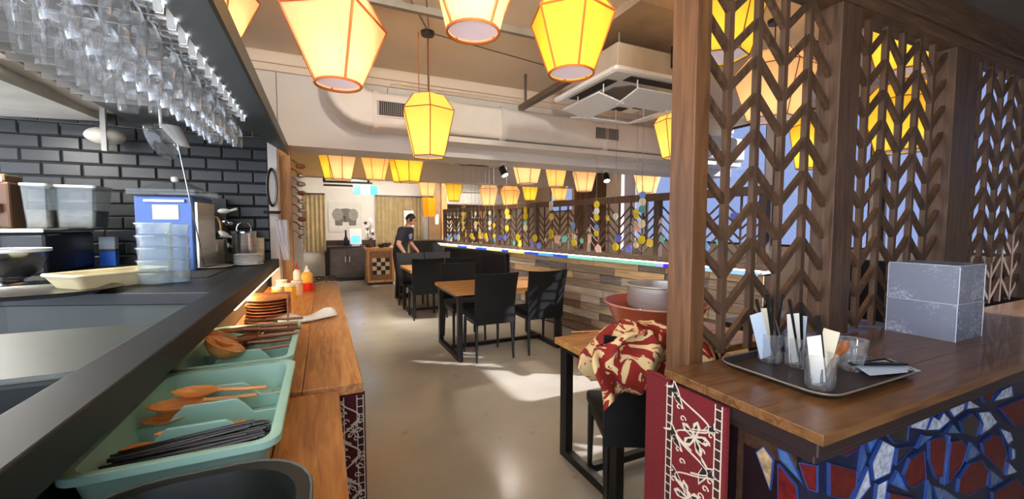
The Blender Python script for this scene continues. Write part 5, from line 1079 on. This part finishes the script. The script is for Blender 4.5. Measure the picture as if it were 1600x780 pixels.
for s_, k in ((1,'l'),(-1,'r')):
    sh_, el_, wr_ = Vector((.125,s_*.185,1.345)), Vector((.10,s_*.265,1.09)), Vector((.27,s_*.22,.93)) if s_ > 0 else Vector((.23,s_*.26,.90))
    ARM[k] = (sh_, el_, wr_)
    limb(bd, [(.115,s_*.1,1.34), sh_, el_, wr_], [.07,.062,.044,.03])
    limb(bd, [(0,s_*.085,.88),(.03,s_*.10,.48),(-.01,s_*.10,.09),(.13,s_*.12,.04)], [.095,.062,.044,.036])
    pa = wr_+Vector((.04,0,-.05)); bd.loft([[wr_+Vector((.0,.026*math.cos(a),0))+Vector((.7,0,.7))*.016*math.sin(a) for a in [2*PI*i/12 for i in range(12)]], [pa+Vector((.02,.046*math.cos(a),-.02))+Vector((.7,0,.7))*.015*math.sin(a) for a in [2*PI*i/12 for i in range(12)]]])
    for f in range(4):
        off = (f-1.5)*.025; ln = (.058,.068,.063,.05)[f]; b0 = pa+Vector((.012,off*.85,-.012)); b1 = b0+Vector((.028,off*.12,-.03)); b2 = b1+Vector((.008,0,-1)).normalized()*ln*.6
        limb(bd, [b0,b1,b2], [.0125,.012,.0105])
    t0 = wr_+Vector((.012,-s_*.03,-.02)); limb(bd, [t0, t0+Vector((.03,-s_*.024,-.028)), t0+Vector((.055,-s_*.02,-.05))], [.014,.0125,.011])
HM = T(.235,0,1.555) @ RY(.42)          # head bows forward
rings = []
for k in range(13):
    t = k/12; z = -.115+.23*t; r = math.sqrt(max(.004, 1-((t-.52)/.53)**2)); fx = .095*r*(1.0 if t > .35 else .86+.4*t); ring = []
    for i in range(20):
        a = 2*PI*i/20; x = fx*math.cos(a)+(.014 if t < .35 and math.cos(a) > 0 else 0)*r; y = .076*r*(.82+.18*min(1,t*2))*math.sin(a)
        ring.append((x, y, z))
    rings.append(ring)
bd.loft(rings, M=HM); bd.tube([(.085,0,.03),(.105,0,-.012),(.09,0,-.022)], [.009,.015,.01], 8, HM)
for s_ in (-1,1): bd.ball((-.01,s_*.078,-.005), .03, 10, 8, (.7,.45,1.1), HM)
place('body', fuse(bd, 'body', skin_c, .007, 3), man)
hr = MB(); rings = []
for k in range(9):
    t = k/8; z = -.02+.145*t; r = math.sqrt(max(.0,1-(t/1.02)**2.2)); ring = []
    for i in range(20):
        a = 2*PI*i/20; front = math.cos(a) > .25; x = .106*r*math.cos(a)-.006; x = min(x, .062+.12*max(0,t-.42)) if front else x
        ring.append((x, .086*r*math.sin(a), z))
    rings.append(ring)
hr.loft(rings, M=HM).build('hair', mat('black hair', (22,18,16), .6, var=.3, scale=80), man, smooth=True)
for s in (-1,1):
    MB().ball((.088,s*.032,.008),.011,8,6,(.5,1.2,.8),HM).build('eye', mat('eye dark', (28,20,16), .3), man, smooth=True)
    MB().box(.088,.1,s*.032-.018,s*.032+.018,.028,.034,HM).build('eyebrow', mat('black hair', (22,18,16), .6), man)
MB().box(.085,.097,-.022,.022,-.062,-.055,HM).build('mouth', mat('lip', (150,84,74), .5), man)
navy_s = mat('navy shirt', (38,38,50), .85, var=.15)
sd_ = MB(); trunk(sd_, ROWS[:6]+[(1.415,.16,.088,.068)], 1.04, .014)
for k in 'lr':
    a, b_, _ = ARM[k]; limb(sd_, [(.115,a.y*.5,1.34), a, a.lerp(b_, .62)], [.085,.08,.064])
place('tshirt', fuse(sd_, 'tshirt', navy_s, .009, 4), man)
print_m = mat('shirt print', (150,164,190), .8, var=.4, scale=30)
MB().loft([[(.215,y,z) for y, z in ell(.01,1.25,.07,.085,n=14)], [(.232,y,z) for y, z in ell(.01,1.25,.06,.075,n=14)]]).build('shirt_print', print_m, man)
td = MB(); trunk(td, ROWS[:3], 1.03, .008)
for s_ in (-1,1): limb(td, [(0,s_*.085,.88),(.03,s_*.10,.48),(-.01,s_*.10,.10)], [.11,.08,.062])
place('trousers', fuse(td, 'trousers', mat('black trousers', (26,24,26), .85), .01, 4), man)
for s_ in (-1,1):
    MB().tube([(-.06,s_*.10,.05),(-.01,s_*.10,.055),(.10,s_*.115,.048),(.16,s_*.122,.036)], [.04,.052,.05,.03], 12).build('shoe', black, man, smooth=True)
